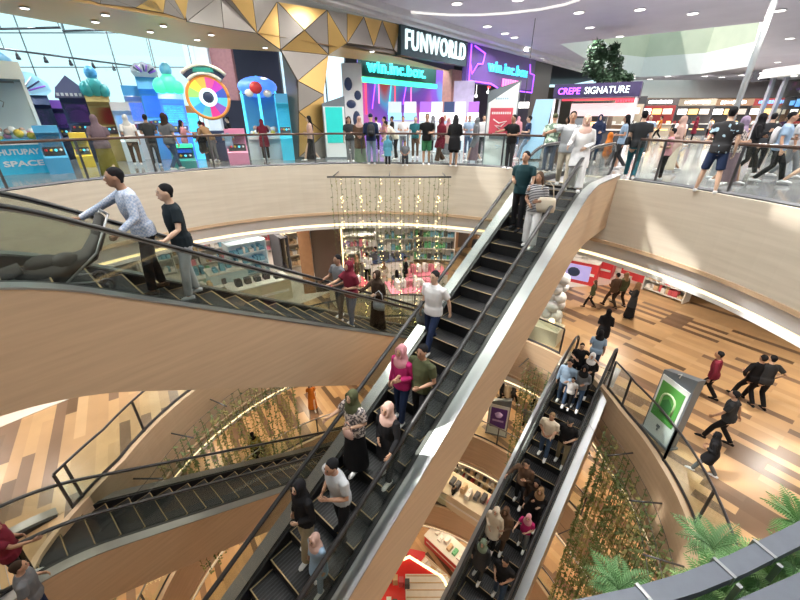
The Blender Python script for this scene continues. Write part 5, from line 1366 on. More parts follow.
def esc_pos(k, u, v, h):
    if k == 1:      # seen from the side: v gives the place across the steps
        az, Tc, St, zt, up = ESC[k]; a = math.radians(az); r = ray(u, 200)
        Tt = Tc+v; kk = Tt/(r.x*math.cos(a)-r.y*math.sin(a)); S = kk*(r.x*math.sin(a)+r.y*math.cos(a)); x = up*(S-St)
        xc = .58-.4*round((.58-x)/.4); x = xc+min(max(x-xc, -.14), .14)
        return stxy(St+up*x, Tt, zt+E1[1](xc+.02)+.012, az)
    az, Tc, St, zt, up = ESC[k]; r = ray(u, v); a = math.radians(az)
    Sr = r.x*math.sin(a)+r.y*math.cos(a); Tr = r.x*math.cos(a)-r.y*math.sin(a)
    kk = (zt+h-up*St*T30)/(r.z-up*Sr*T30); S = kk*Sr; T = kk*Tr
    x = up*(S-St)
    if x > .3: kk = (zt+h)/r.z; S = kk*Sr; T = kk*Tr; x = up*(S-St)
    T = min(max(T, Tc-.36), Tc+.36)
    f = {1: E1, 2: E2, 3: E3, 4: E4}[k][1]
    if x < .5: i = round((.58-x)/.4); xc = .58-.4*i; x = xc+min(max(x-xc, -.14), .14)
    else: xc = x
    z = zt+f(xc-.0 if abs(xc) < 1 else xc+.02)
    return stxy(St+up*x, T, z+.012, az)
def bag_mesh(w, h, d, m, name='bag', strap=.25, sm=None):
    mb = MB(); mb.tube([(0, 0, 0), (0, 0, h*.3), (0, 0, h*.8), (0, 0, h)], [(w*.46, d*.42), (w*.5, d*.5), (w*.47, d*.45), (w*.42, d*.25)], 12, side=(1, 0, 0))
    o = mb.build(name, m)
    mb = MB(); mb.tube([(-w*.36, 0, h*.9), (-w*.25, 0, h+strap*.7), (0, 0, h+strap), (w*.25, 0, h+strap*.7), (w*.36, 0, h*.9)], .010, 6); mb.build('strap', sm or m, o)
    return o
def place_bag(root, off, rz, w, h, d, col, label, cat='bag', strap=.25, name='handbag'):
    o = bag_mesh(w, h, d, cloth(col), name, strap)
    M = Matrix.Translation(root.location) @ Matrix.Rotation(root.rotation_euler[2], 4, 'Z') @ Matrix.Scale(root.scale[0], 4)
    o.location = M @ Vector(off); o.rotation_euler = (0, 0, root.rotation_euler[2]+rz); tag(o, label, cat)
    return o
def backpack(root, col, label, z=1.0, lean=0):
    mb = MB(); mb.tube([(0, 0, 0), (0, -.01, .12), (0, 0, .34), (0, .02, .42)], [(.13, .07), (.15, .09), (.14, .08), (.09, .05)], 12, side=(1, 0, 0))
    o = mb.build('backpack', cloth(col))
    mb = MB(); mb.tube([(0, -.09, .05), (0, -.11, .12), (0, -.09, .2)], [(.09, .02), (.1, .03), (.08, .02)], 10, side=(1, 0, 0)); mb.build('pocket', cloth('charcoal'), o)
    for sx in (-1, 1):
        mb = MB(); mb.tube([(sx*.09, .05, .38), (sx*.11, .16, .44), (sx*.12, .26, .36), (sx*.13, .24, .15), (sx*.12, .08, .06)], .014, 6); mb.build('strap', cloth(col), o)
    M = Matrix.Translation(root.location) @ Matrix.Rotation(root.rotation_euler[2], 4, 'Z') @ Matrix.Scale(root.scale[0], 4)
    o.location = M @ Vector((0, -.17, z)); o.rotation_euler = (0, 0, root.rotation_euler[2]); o.scale = (.9,)*3; tag(o, label, 'backpack')
    return o
def P(surf, u, v, h, f, arms, legs, top, bottom, hair, tc, bc, hc, label, **kw):
    if surf[0] == 'E': p = esc_pos(int(surf[1]), u, v, h)
    elif surf[0] == 'H': p = at(u, v, {'4': Z4, '3': Z3, '2': Z2, '1': Z1}[surf[1]]+h); p.z -= h
    else: p = at(u, v, {'4': Z4, '3': Z3, '2': Z2, '1': Z1}[surf[1]])
    if surf[0] == 'E' and not isinstance(f, (int, float)): f = {'u': ESC[int(surf[1])][0]+(0 if ESC[int(surf[1])][4] > 0 else 180), 'd': ESC[int(surf[1])][0]+(180 if ESC[int(surf[1])][4] > 0 else 0)}[f]
    if surf == 'F3': p.z += .012
    return person(p, heading_of(p, f), h, arms, legs, top, bottom, hair, tc, bc, hc, label, **kw)
D = ('down', 'down')
# on the peach clad escalator
A_ = P('E1', 134, 0.02, 1.80, 'u', ('rail', 'grab'), 'step', 'long', 'trousers', 'short', 'plaid', 'black', 'black', 'man in pale blue checked shirt gripping the far handrail of the peach clad escalator', lean=10, det=True, shoe='dkbrown')
B_ = P('E1', 175, 0.05, 1.76, 'u', ('rail', 'down'), 'step', 'tee', 'trousers', 'short', 'ink', 'ltgrey', 'black', 'man in dark polo shirt and grey jeans standing behind the man in checked shirt', lean=3, det=True, shoe='ltgrey')
C_ = P('E1', 345, 0.15, 1.62, 'u', ('bent', 'reach'), 'step', 'loose', 'trousers', 'hijab', 'maroon', 'jeans', 'maroon', 'woman in maroon headscarf and top with blue jeans low on the peach clad escalator', fem=True, det=True)
P('E1', 333, -.28, 1.66, 'u', ('hold', 'rail'), 'step', 'tee', 'trousers', 'short', 'grey', 'charcoal', 'black', 'man in grey shirt half hidden beside the woman in maroon')
Dd = P('E1', 375, 0.12, 1.60, 'u', ('bent', 'reach'), 'step', 'abaya', 'skirt', 'hijab', 'dkbrown', 'black', 'dkbrown', 'woman in long black dress and black headscarf lowest on the peach clad escalator', fem=True, det=True)
place_bag(Dd[0], (-.22, .18, .72), .3, .34, .26, .12, 'ltgrey', 'grey handbag held by the woman in long black dress')
# folded pushchair carried in front of the first man
ux = stxy(0, 0); p = A_[0].location.copy(); az1 = math.radians(222.4)
q = p+Vector((math.sin(az1), math.cos(az1), 0))*.92; q.z += .50
t = empty('pushchair', q, -az1, 'dark folded pushchair resting on the escalator in front of the checked shirt man', 'pushchair')
BF = mat('pram_fabric', (.010, .010, .009), .8, vary=.3, scale=9)
mb = MB(); mb.tube([(0, -.45, .55), (0, -.25, .25), (0, .1, .12), (0, .5, .12)], [(.16, .05), (.2, .09), (.22, .13), (.2, .08)], 12, side=(1, 0, 0)); mb.tube([(0, -.5, .72), (.02, -.42, .5), (0, -.33, .3)], [(.17, .04), (.2, .07), (.16, .05)], 12, side=(1, 0, 0)); mb.ball((.05, .2, .22), (.16, .2, .12)); mb.ball((-.06, 0, .24), (.14, .15, .11)); mb.build('seat_fabric', BF, t)
mb = MB(); mb.tube([(0, .42, .25), (0, .62, .20), (0, .66, .05)], [(.2, .05), (.22, .07), (.2, .05)], 10, side=(1, 0, 0)); mb.build('canopy', BF, t)
for sx in (-1, 1):
    mb = MB(); mb.tube([(sx*.2, -.55, .75), (sx*.2, -.3, .3), (sx*.2, .1, 0), (sx*.2, .45, -.2)], .014, 6); mb.build('frame_tube', STEEL, t)
    mb = MB(); mb.tube([(sx*.2, -.25, -.08), (sx*.2, .1, 0), (sx*.2, .45, .1)], .014, 6); mb.build('frame_tube', STEEL, t)
    for yy, zz in ((-.28, -.14), (.46, -.24)):
        mb = MB(); R_ = .085; mb.tube([(sx*.2, yy+R_*math.cos(a*PI/6), zz+R_*math.sin(a*PI/6)) for a in range(13)], .018, 6); mb.tube([(sx*.18, yy, zz), (sx*.22, yy, zz)], .03, 8); mb.build('wheel', DSTEEL, t)
mb = MB(); mb.tube([(-.2, -.55, .75), (.2, -.55, .75)], .018, 8); mb.build('push_handle', DSTEEL, t)
# on the long central escalator
P('E2', 527, 152, 1.72, 'd', ('rail', 'bent'), 'step', 'tee', 'trousers', 'short', 'dteal', 'black', 'black', 'man in dark teal tee and black trousers near the top of the long escalator', det=True, shoe='black')
H_ = P('E2', 541, 170, 1.60, 'd', ('bent', 'hold'), 'step', 'tee', 'wide', 'long', 'stripes', 'white', 'brown', 'woman in striped top and white trousers near the top of the long escalator', fem=True, det=True)
place_bag(H_[0], (-.24, .05, .88), .2, .42, .30, .14, 'cream', 'cream shoulder bag of the woman in striped top', strap=.32)
I_ = P('E2', 430, 264, 1.70, 'd', ('back', 'down'), 'walk', 'loose', 'trousers', 'short', 'white', 'navy', 'black', 'man in white tee and dark jeans by the left handrail of the long escalator', det=True)
place_bag(I_[0], (.30, -.10, .42), .2, .36, .34, .14, 'grey', 'grey cloth bag hanging from the hand of the man in white tee')
P('E2', 402, 346, 1.60, 'd', ('bent', 'down'), 'step', 'long', 'trousers', 'hijab', 'magenta', 'navy', 'pink', 'woman in pink headscarf and magenta top on the long escalator', fem=True, det=True)
P('E2', 423, 343, 1.70, 'd', ('hold', 'rail'), 'step', 'tee', 'trousers', 'short', 'olive', 'black', 'black', 'man in dark olive polo shirt beside the woman in pink headscarf', det=True, shoe='black')
L_ = P('E2', 350, 399, 1.62, 'd', ('bent', 'side'), 'step', 'loose', 'skirt', 'hijab', 'floral', 'black', 'olive', 'woman in dark headscarf, floral blouse and black skirt on the long escalator', fem=True, det=True)
place_bag(L_[0], (-.1, .24, .95), .1, .22, .16, .08, 'blush', 'small pink handbag of the woman in floral blouse', strap=.15)
P('E2', 391, 404, 1.58, 'd', ('rail', 'hold'), 'step', 'tunic', 'trousers', 'hijab', 'black', 'black', 'blush', 'woman in beige pink headscarf and black clothes on the long escalator', fem=True, det=True)
P('E2', 337, 459, 1.70, 'd', ('phone', 'bent'), 'step', 'tee', 'trousers', 'short', 'ltgrey', 'black', 'black', 'man in grey tee with both forearms raised on the long escalator', lean=8, det=True, shoe='black')
P('E2', 297, 489, 1.60, 'd', ('hold', 'down'), 'step', 'long', 'wide', 'hijab', 'black', 'khaki', 'black', 'woman in black headscarf and black top with khaki trousers low on the long escalator', fem=True, det=True)
P('E2', 317, 530, 1.22, 'd', D, 'step', 'tunic', 'trousers', 'hijab', 'ltblue', 'ltblue', 'blush', 'child in pale pink headscarf and light blue tunic low on the long escalator', fem=True, det=True, cat='child')
# at the top landing of the long escalator
P('F4', 560, 188, 1.70, 'c', ('rail', 'out'), 'walk', 'loose', 'trousers', 'short', 'ltgrey', 'cream', 'black', 'man in pale grey shirt and beige trousers stepping onto the long escalator', det=True)
P('F4', 573, 191, 1.62, 'c', ('hold', 'rail'), 'walk', 'tunic', 'wide', 'hijab', 'white', 'white', 'blush', 'woman in white with pale pink headscarf stepping onto the long escalator', fem=True, det=True)
# on the crowded lower escalator
q3 = [(571, 361, 1.66, 'd', ('hold', 'down'), 'long', 'trousers', 'short', 'ltblue', 'jeans', 'black', 'person in light blue shirt on the left of the crowded escalator near its top', 0),
      (586, 366, 1.62, 'd', ('bent', 'down'), 'long', 'trousers', 'hijab', 'grey', 'jeans', 'black', 'person in grey-blue top and jeans between the boy in white and the handrail', 1),
      (573, 381, 1.15, 'd', D, 'tee', 'trousers', 'short', 'white', 'black', 'black', 'boy in white tee on the crowded escalator', 0),
      (594, 352, 1.60, 'd', ('bent', 'bent'), 'tunic', 'trousers', 'hijab', 'black', 'black', 'white', 'woman in white headscarf and black dress near the top of the crowded escalator', 1),
      (553, 413, 1.66, 'd', ('hold', 'hold'), 'loose', 'trousers', 'short', 'cream', 'jeans', 'tan', 'person in cream sweater and jeans holding hands low, middle of the crowded escalator', 0),
      (572, 417, 1.70, 'd', ('hold', 'rail'), 'loose', 'trousers', 'cap', 'black', 'khaki', 'charcoal', 'person in black tee, grey cap and khaki trousers on the crowded escalator', 0),
      (527, 463, 1.66, 'd', ('phone', 'side'), 'long', 'trousers', 'short', 'brown', 'black', 'black', 'man in brown shirt reaching for the left handrail of the crowded escalator', 0),
      (539, 476, 1.58, 'd', ('bent', 'down'), 'long', 'skirt', 'long', 'dkbrown', 'black', 'black', 'woman in dark brown top looking up beside the man in brown shirt', 1),
      (546, 490, 1.50, 'd', ('bent', 'rail'), 'long', 'trousers', 'hijab', 'black', 'black', 'tan', 'person in tan headscarf and black top by the right handrail of the crowded escalator', 1),
      (496, 512, 1.60, 'd', ('down', 'hold'), 'tunic', 'trousers', 'hijab', 'cream', 'black', 'cream', 'woman in cream headscarf and cream tunic low on the crowded escalator', 1),
      (507, 508, 1.62, 'd', ('hold', 'bent'), 'tunic', 'trousers', 'hijab', 'brown', 'brown', 'brown', 'woman in brown headscarf and brown tunic low on the crowded escalator', 1),
      (528, 519, 1.30, 'd', ('hold', 'rail'), 'tee', 'trousers', 'hijab', 'magenta', 'grey', 'pink', 'girl in pink headscarf and pink top on the crowded escalator', 1),
      (484, 540, 1.55, 'd', D, 'tunic', 'trousers', 'hijab', 'charcoal', 'charcoal', 'sage', 'woman in sage green headscarf and dark clothes at the left handrail', 1),
      (506, 560, 1.68, 'd', ('bent', 'bent'), 'tee', 'trousers', 'short', 'black', 'jeans', 'black', 'man in black tee with folded arms lowest on the crowded escalator', 0)]
for i, (u, v, h, f, a, tp_, bt, hr, tc, bc, hc, lb, fe) in enumerate(q3):
    P('E3', u, v, h, f, a, 'step', tp_, bt, hr, tc, bc, hc, lb, fem=bool(fe), cat='child' if h < 1.35 else 'person')
# top landing of the crowded escalator and the plank floor
P('H3', 583, 343, 1.45, 200, ('out', 'bent'), 'stand', 'tee', 'trousers', 'short', 'black', 'black', 'black', 'boy in black tee at the top end of the crowded escalator', shoe='black')
w2 = P('H3', 602, 330, 1.62, 30, ('bent', 'down'), 'stand', 'loose', 'trousers', 'hijab', 'ltblue', 'jeans', 'black', 'woman in light blue shirt with a dark headscarf at the top of the crowded escalator', fem=True)
P('H3', 610, 309, 1.68, 30, ('bent', 'bent'), 'walk', 'tunic', 'trousers', 'hijab', 'black', 'black', 'black', 'person all in black standing past the top of the crowded escalator', fem=True, shoe='black')
P('F3', 589, 308, 1.35, 'l', D, 'walk', 'long', 'trousers', 'long', 'olive', 'black', 'brown', 'girl in olive top walking left on the plank floor before the red counters', fem=True, shoe='black', cat='child')
P('F3', 609, 308, 1.68, 'al', ('bent', 'down'), 'walk', 'long', 'trousers', 'short', 'brown', 'dkbrown', 'black', 'man in dark brown clothes walking beside a companion before the red counters', shoe='black')
P('F3', 618, 306, 1.62, 'al', ('hold', 'down'), 'walk', 'long', 'trousers', 'hijab', 'olive', 'dkbrown', 'tan', 'companion in tan headscarf close behind the man in dark brown', fem=True, shoe='black')
P('F3', 628, 318, 1.64, 'l', ('phone', 'phone'), 'stand', 'tunic', 'skirt', 'hijab', 'charcoal', 'black', 'tan', 'woman in tan headscarf and wide black skirt right of the pair in brown', fem=True, shoe='black')
P('F3', 703, 399, 1.68, 'l', D, 'walk', 'long', 'trousers', 'short', 'maroon', 'black', 'black', 'man in dark maroon shirt striding on the plank floor right of the green poster', lean=6, shoe='black')
P('F3', 741, 402, 1.68, 'al', ('hip', 'bent'), 'walk', 'long', 'trousers', 'short', 'black', 'black', 'black', 'man in black pressed against his companion at the right side of the plank floor', shoe='black')
P('F3', 752, 405, 1.70, 'al', ('side', 'hip'), 'walk', 'loose', 'trousers', 'short', 'charcoal', 'black', 'black', 'man in charcoal shirt, rightmost of the pair at the right side of the plank floor', lean=8, shoe='black')
P('F3', 716, 443, 1.66, 'l', ('swing', 'back'), 'walk', 'loose', 'trousers', 'short', 'charcoal', 'black', 'black', 'man in dark grey shirt walking alone below the striding group', lean=8, shoe='black')
P('F3', 703, 475, 1.30, 'l', ('bent', 'bent'), 'walk', 'tunic', 'trousers', 'hijab', 'black', 'grey', 'black', 'small figure in black nearest the railing on the plank floor', lean=10, fem=True, cat='child')
# shop customers one storey down
for a in (('F3', 405, 288, 1.68, 'r', ('bent', 'down'), 'walk', 'long', 'trousers', 'short', 'black', 'black', 'black', 'man in black behind the light strings, right of the others'),
          ('F3', 384, 293, 1.62, 'c', ('hold', 'hold'), 'stand', 'tunic', 'trousers', 'hijab', 'cream', 'cream', 'tan', 'woman in cream behind the light strings, middle'),
          ('F3', 368, 283, 1.66, 'a', ('bent', 'bent'), 'stand', 'long', 'trousers', 'short', 'white', 'black', 'black', 'man in white shirt and black trousers behind the light strings'),
          ('F3', 358, 286, 1.62, 'r', ('phone', 'down'), 'stand', 'tunic', 'skirt', 'hijab', 'brown', 'dkbrown', 'tan', 'woman in brown beside the red topped counter'),
          ('F3', 376, 275, 1.60, 'l', D, 'stand', 'tee', 'trousers', 'short', 'navy', 'black', 'black', 'person in navy far back in the toy shop'),
          ('F3', 397, 300, 1.50, 'a', D, 'walk', 'tee', 'trousers', 'long', 'grey', 'charcoal', 'black', 'girl in grey tee close to the garlands one storey down'),
          ('F3', 475, 262, 1.66, 'c', D, 'walk', 'long', 'trousers', 'short', 'charcoal', 'black', 'black', 'distant person in dark clothes right beside the left handrail of the long escalator'),
          ('F3', 284, 262, 1.64, 'c', D, 'stand', 'tee', 'trousers', 'short', 'teal', 'black', 'black', 'shop clerk in teal near the black display cabinet'),
          ('F3', 226, 282, 1.64, 'r', ('hold', 'bent'), 'stand', 'tee', 'trousers', 'short', 'grey', 'black', 'black', 'customer in grey beside the glass table'),
          ('F2', 258, 459, 1.60, 'a', D, 'walk', 'tunic', 'skirt', 'hijab', 'ocher', 'black', 'black', 'woman in ocher tunic and black skirt walking two storeys down at left'),
          ('F2', 500, 402, 1.64, 'r', ('bent', 'down'), 'walk', 'tunic', 'trousers', 'hijab', 'black', 'black', 'black', 'person in black headscarf behind the purple poster stand'),
          ('F2', 505, 404, 1.64, 'a', D, 'walk', 'tunic', 'trousers', 'hijab', 'cream', 'cream', 'cream', 'person in cream clothes behind the purple poster stand'),
          ('F2', 511, 405, 1.66, 'r', ('bent', 'bent'), 'walk', 'long', 'trousers', 'short', 'charcoal', 'black', 'black', 'man in charcoal right of the two by the purple poster stand'),
          ('F2', 524, 432, 1.66, 'a', D, 'walk', 'tee', 'trousers', 'short', 'grey', 'black', 'tan', 'man in grey walking beside the crowded escalator two storeys down'),
          ('F2', 530, 424, 1.60, 'a', D, 'walk', 'tee', 'trousers', 'long', 'print', 'white', 'black', 'woman in printed tee walking beside the crowded escalator two storeys down'),
          ('F2', 313, 408, 1.62, 'c', D, 'walk', 'tee', 'skirt', 'long', 'orange', 'orange', 'black', 'person in orange partly under the peach escalator'),
          ('F2', 575, 462, 1.64, 'a', D, 'walk', 'tunic', 'trousers', 'hijab', 'lilac', 'white', 'white', 'person in lilac seen through the lower right garlands'),
          ('F2', 583, 455, 1.62, 'l', ('hold', 'down'), 'walk', 'tee', 'trousers', 'short', 'ltgrey', 'grey', 'black', 'person in pale grey seen at the top of the lower right garlands'),
          ('F1', 452, 505, 1.66, 'r', ('bent', 'bent'), 'stand', 'tee', 'trousers', 'short', 'black', 'black', 'black', 'stall keeper in black beside the wooden goods stall')):
    P(*a, fem=a[8] == 'skirt' or a[9] == 'hijab')
wb = COL.objects[-1]
# two visitors at the top of the lower left escalator
P('H3', 8, 566, 1.62, 50, ('bent', 'down'), 'stand', 'loose', 'trousers', 'short', 'grey', 'navy', 'dkbrown', 'person in grey at the bottom left corner about to ride down', lean=6, det=True)
P('H3', -12, 524, 1.62, 60, ('bent', 'reach'), 'stand', 'loose', 'trousers', 'hijab', 'maroon', 'black', 'maroon', 'person in maroon at the left edge beside the lower left escalator', fem=True, det=True)
# upper storey visitors, left to right
Q = [(113, 178, 1.64, 'a', ('hold', 'hold'), 'walk', 'loose', 'skirt', 'hijab', 'mauve', 'ocher', 'mauve', 'woman in mauve headscarf and long olive skirt by the railing at upper left', 1),
     (139, 166, 1.66, 'a', ('bent', 'down'), 'walk', 'loose', 'trousers', 'hijab', 'white', 'brown', 'ltgrey', 'person in white shirt and brown trousers among the game cabinets', 1),
     (158, 166, 1.68, 'a', ('bent', 'bent'), 'stand', 'tee', 'trousers', 'short', 'charcoal', 'charcoal', 'black', 'man in charcoal tee facing the white and blue cabinet', 0),
     (177, 171, 1.70, 'ar', ('bent', 'down'), 'walk', 'loose', 'trousers', 'hijab', 'grey', 'jeans', 'dkbrown', 'tall person in grey checked shirt beside the blue lit cabinets', 0),
     (190, 163, 1.50, 'r', ('reach', 'bent'), 'stand', 'tee', 'trousers', 'long', 'pink', 'grey', 'black', 'girl in pink tee in front of the green cloud crown', 1),
     (206, 162, 1.62, 'ar', ('reach', 'reach'), 'sit', 'tee', 'trousers', 'short', 'black', 'charcoal', 'black', 'player in black tee crouching left of the prize wheel', 0),
     (216, 162, 1.62, 'al', ('reach', 'reach'), 'bend', 'long', 'trousers', 'short', 'tan', 'grey', 'black', 'player in tan shirt bending in front of the prize wheel', 0),
     (233, 164, 1.30, 'a', ('bent', 'bent'), 'stand', 'tee', 'trousers', 'short', 'ltblue', 'lilac', 'black', 'child in light blue tee beside the low pink console', 0),
     (267, 160, 1.52, 'a', ('reach', 'reach'), 'stand', 'tunic', 'trousers', 'hijab', 'maroon', 'black', 'maroon', 'figure in maroon headscarf playing the twin prize machine', 1),
     (313, 161, 1.64, 'l', ('hold', 'bent'), 'walk', 'tee', 'skirt', 'long', 'blush', 'black', 'black', 'woman with long black hair, pink tee and black skirt before the gold pillar', 1),
     (351, 162, 1.62, 'c', ('bent', 'down'), 'stand', 'tee', 'trousers', 'long', 'charcoal', 'grey', 'black', 'woman in charcoal tee right of the teal screen stand', 1),
     (361, 164, 1.62, 'c', ('hold', 'hold'), 'stand', 'tunic', 'skirt', 'hijab', 'brown', 'sage', 'blush', 'woman in brown tunic and long sage skirt left of the man in navy', 1),
     (372, 165, 1.70, 'a', ('hold', 'bent'), 'stand', 'long', 'trousers', 'cap', 'navy', 'ltjeans', 'navy', 'man in navy jacket and pale jeans seen from behind at the railing', 0),
     (385, 156, 1.62, 'l', ('bent', 'bent'), 'stand', 'tee', 'trousers', 'short', 'pink', 'cream', 'black', 'person in pink tee right of the man in navy', 0),
     (396, 160, 1.62, 'l', ('reach', 'reach'), 'bend', 'long', 'trousers', 'short', 'cream', 'black', 'black', 'man in cream shirt bending over in front of the screen wall', 0),
     (388, 166, 1.02, 'a', D, 'stand', 'tunic', 'trousers', 'hijab', 'sky', 'black', 'sky', 'small child in sky blue headscarf at the railing', 1),
     (403, 154, 1.64, 'c', ('bent', 'bent'), 'stand', 'tee', 'trousers', 'short', 'white', 'grey', 'black', 'person in white tee below the violet screen wall', 0),
     (405, 165, 1.10, 'c', ('hold', 'hold'), 'sit', 'tee', 'trousers', 'short', 'grey', 'charcoal', 'black', 'toddler in grey sitting low at the railing', 0),
     (415, 158, 1.62, 'c', ('bent', 'down'), 'stand', 'tee', 'trousers', 'short', 'teal', 'brown', 'sky', 'person in teal tee left of the man in green shorts', 0),
     (426, 165, 1.70, 'c', ('bent', 'down'), 'stand', 'tee', 'shorts', 'short', 'black', 'green', 'black', 'man in black tee and green shorts at the railing', 0),
     (440, 163, 1.60, 'cl', ('hold', 'bent'), 'walk', 'tunic', 'wide', 'hijab', 'maroon', 'brown', 'maroon', 'woman in maroon headscarf and tunic left of the black dressed woman', 1),
     (447, 156, 1.58, 'c', D, 'stand', 'tunic', 'skirt', 'hijab', 'blush', 'grey', 'pink', 'woman in pink headscarf half behind the maroon one', 1),
     (453, 167, 1.66, 'a', ('hold', 'hold'), 'stand', 'tunic', 'shorts', 'long', 'black', 'black', 'black', 'woman with long black hair in a short black dress at the railing', 1),
     (467, 155, 1.66, 'c', ('bent', 'bent'), 'stand', 'tee', 'trousers', 'short', 'ltblue', 'jeans', 'black', 'man in light blue shirt and jeans right of the black dressed woman', 0),
     (474, 162, 1.58, 'l', ('hold', 'down'), 'walk', 'tunic', 'skirt', 'hijab', 'grey', 'mauve', 'grey', 'woman in grey headscarf and grey skirt left of the white totem', 1),
     (481, 156, 1.68, 'c', D, 'stand', 'long', 'trousers', 'short', 'white', 'charcoal', 'black', 'man in white shirt close to the left side of the white totem', 0),
     (508, 169, 1.66, 'cl', ('bent', 'reach'), 'stand', 'loose', 'trousers', 'short', 'black', 'charcoal', 'black', 'man in loose black tee right of the white totem', 0),
     (524, 160, 1.64, 'l', ('bent', 'down'), 'walk', 'tee', 'trousers', 'short', 'navy', 'ltjeans', 'black', 'person in navy tee and pale jeans left of the standee', 0),
     (546, 173, 1.68, 'a', ('bent', 'bent'), 'stand', 'loose', 'trousers', 'cap', 'camo', 'jeans', 'olive', 'man in green mottled jacket leaning on the railing left of the escalator top', 0),
     (561, 166, 1.62, 'l', D, 'walk', 'long', 'wide', 'long', 'dkbrown', 'brown', 'black', 'woman with black hair and brown trousers behind the man in pale grey', 1),
     (591, 163, 1.68, 'c', ('bent', 'down'), 'stand', 'long', 'trousers', 'hijab', 'navy', 'navy', 'navy', 'person in navy clothes behind the woman in white', 1),
     (603, 168, 1.50, 'r', ('hold', 'hold'), 'sit', 'abaya', 'skirt', 'hijab', 'orange', 'orange', 'orange', 'seated figure in orange dress before the food stalls', 1),
     (615, 170, 1.66, 'l', ('bent', 'bent'), 'walk', 'tee', 'trousers', 'long', 'ltblue', 'charcoal', 'black', 'woman in light shirt and charcoal trousers left of the man in black tee', 1),
     (628, 180, 1.74, 'a', ('bent', 'down'), 'walk', 'tee', 'trousers', 'short', 'charcoal', 'tealjean', 'black', 'tall man in black tee and teal jeans at the right railing', 0),
     (659, 180, 1.32, 'l', ('bent', 'bent'), 'stand', 'tee', 'trousers', 'short', 'pink', 'black', 'black', 'child in pink shirt at the right railing', 0),
     (668, 172, 1.62, 'l', ('bent', 'hold'), 'walk', 'tunic', 'skirt', 'hijab', 'blush', 'cream', 'blush', 'woman in blush pink headscarf behind the child in pink shirt', 1),
     (704, 193, 1.78, 'a', ('bent', 'down'), 'apart', 'tee', 'shorts', 'short', 'print', 'navy', 'black', 'man in black tee with a pale back print and navy shorts at the right railing', 0),
     (722, 184, 1.60, 'r', ('bent', 'bent'), 'walk', 'loose', 'skirt', 'hijab', 'floral', 'mauve', 'lilac', 'woman in pale floral blouse right of the man with back print', 1),
     (740, 176, 1.68, 'r', ('bent', 'phone'), 'walk', 'long', 'trousers', 'hijab', 'black', 'black', 'black', 'person in black right of the woman in floral blouse', 1),
     (752, 172, 1.70, 'a', ('reach', 'bent'), 'walk', 'long', 'trousers', 'short', 'charcoal', 'black', 'black', 'man in charcoal sweater under the dark hanging sign', 0),
     (764, 184, 1.70, 'r', ('bent', 'down'), 'walk', 'loose', 'trousers', 'short', 'ltblue', 'black', 'black', 'man in pale blue shirt with a light backpack near the right edge', 0),
     (779, 178, 1.68, 'r', ('bent', 'down'), 'walk', 'loose', 'trousers', 'cap', 'ltgrey', 'grey', 'grey', 'man in pale grey shirt walking ahead of the pale blue one', 0),
     (795, 186, 1.72, 'r', ('bent', 'swing'), 'walk', 'tee', 'shorts', 'short', 'blue', 'navy', 'black', 'person in blue tee and navy shorts at the right picture edge', 0)]
for (u, v, h, f, a, lg, tp_, bt, hr, tc, bc, hc, lb, fe) in Q:
    r_, j_, s_ = P('F4', u, v, h, f, a, lg, tp_, bt, hr, tc, bc, hc, lb, fem=bool(fe), lean=40 if lg == 'bend' else 0, cat='child' if h < 1.35 else 'person')
    if 'light backpack' in lb: backpack(r_, 'white', 'white and grey backpack on the back of the man in pale blue shirt')
    if 'tall man in black tee' in lb: place_bag(r_, (-.24, -.05, .9), 1.2, .3, .2, .1, 'charcoal', 'dark shoulder bag at the hip of the tall man in teal jeans', strap=.4)
    if lb.startswith('man in navy jacket'): backpack(r_, 'charcoal', 'dark backpack on the back of the man in navy jacket')
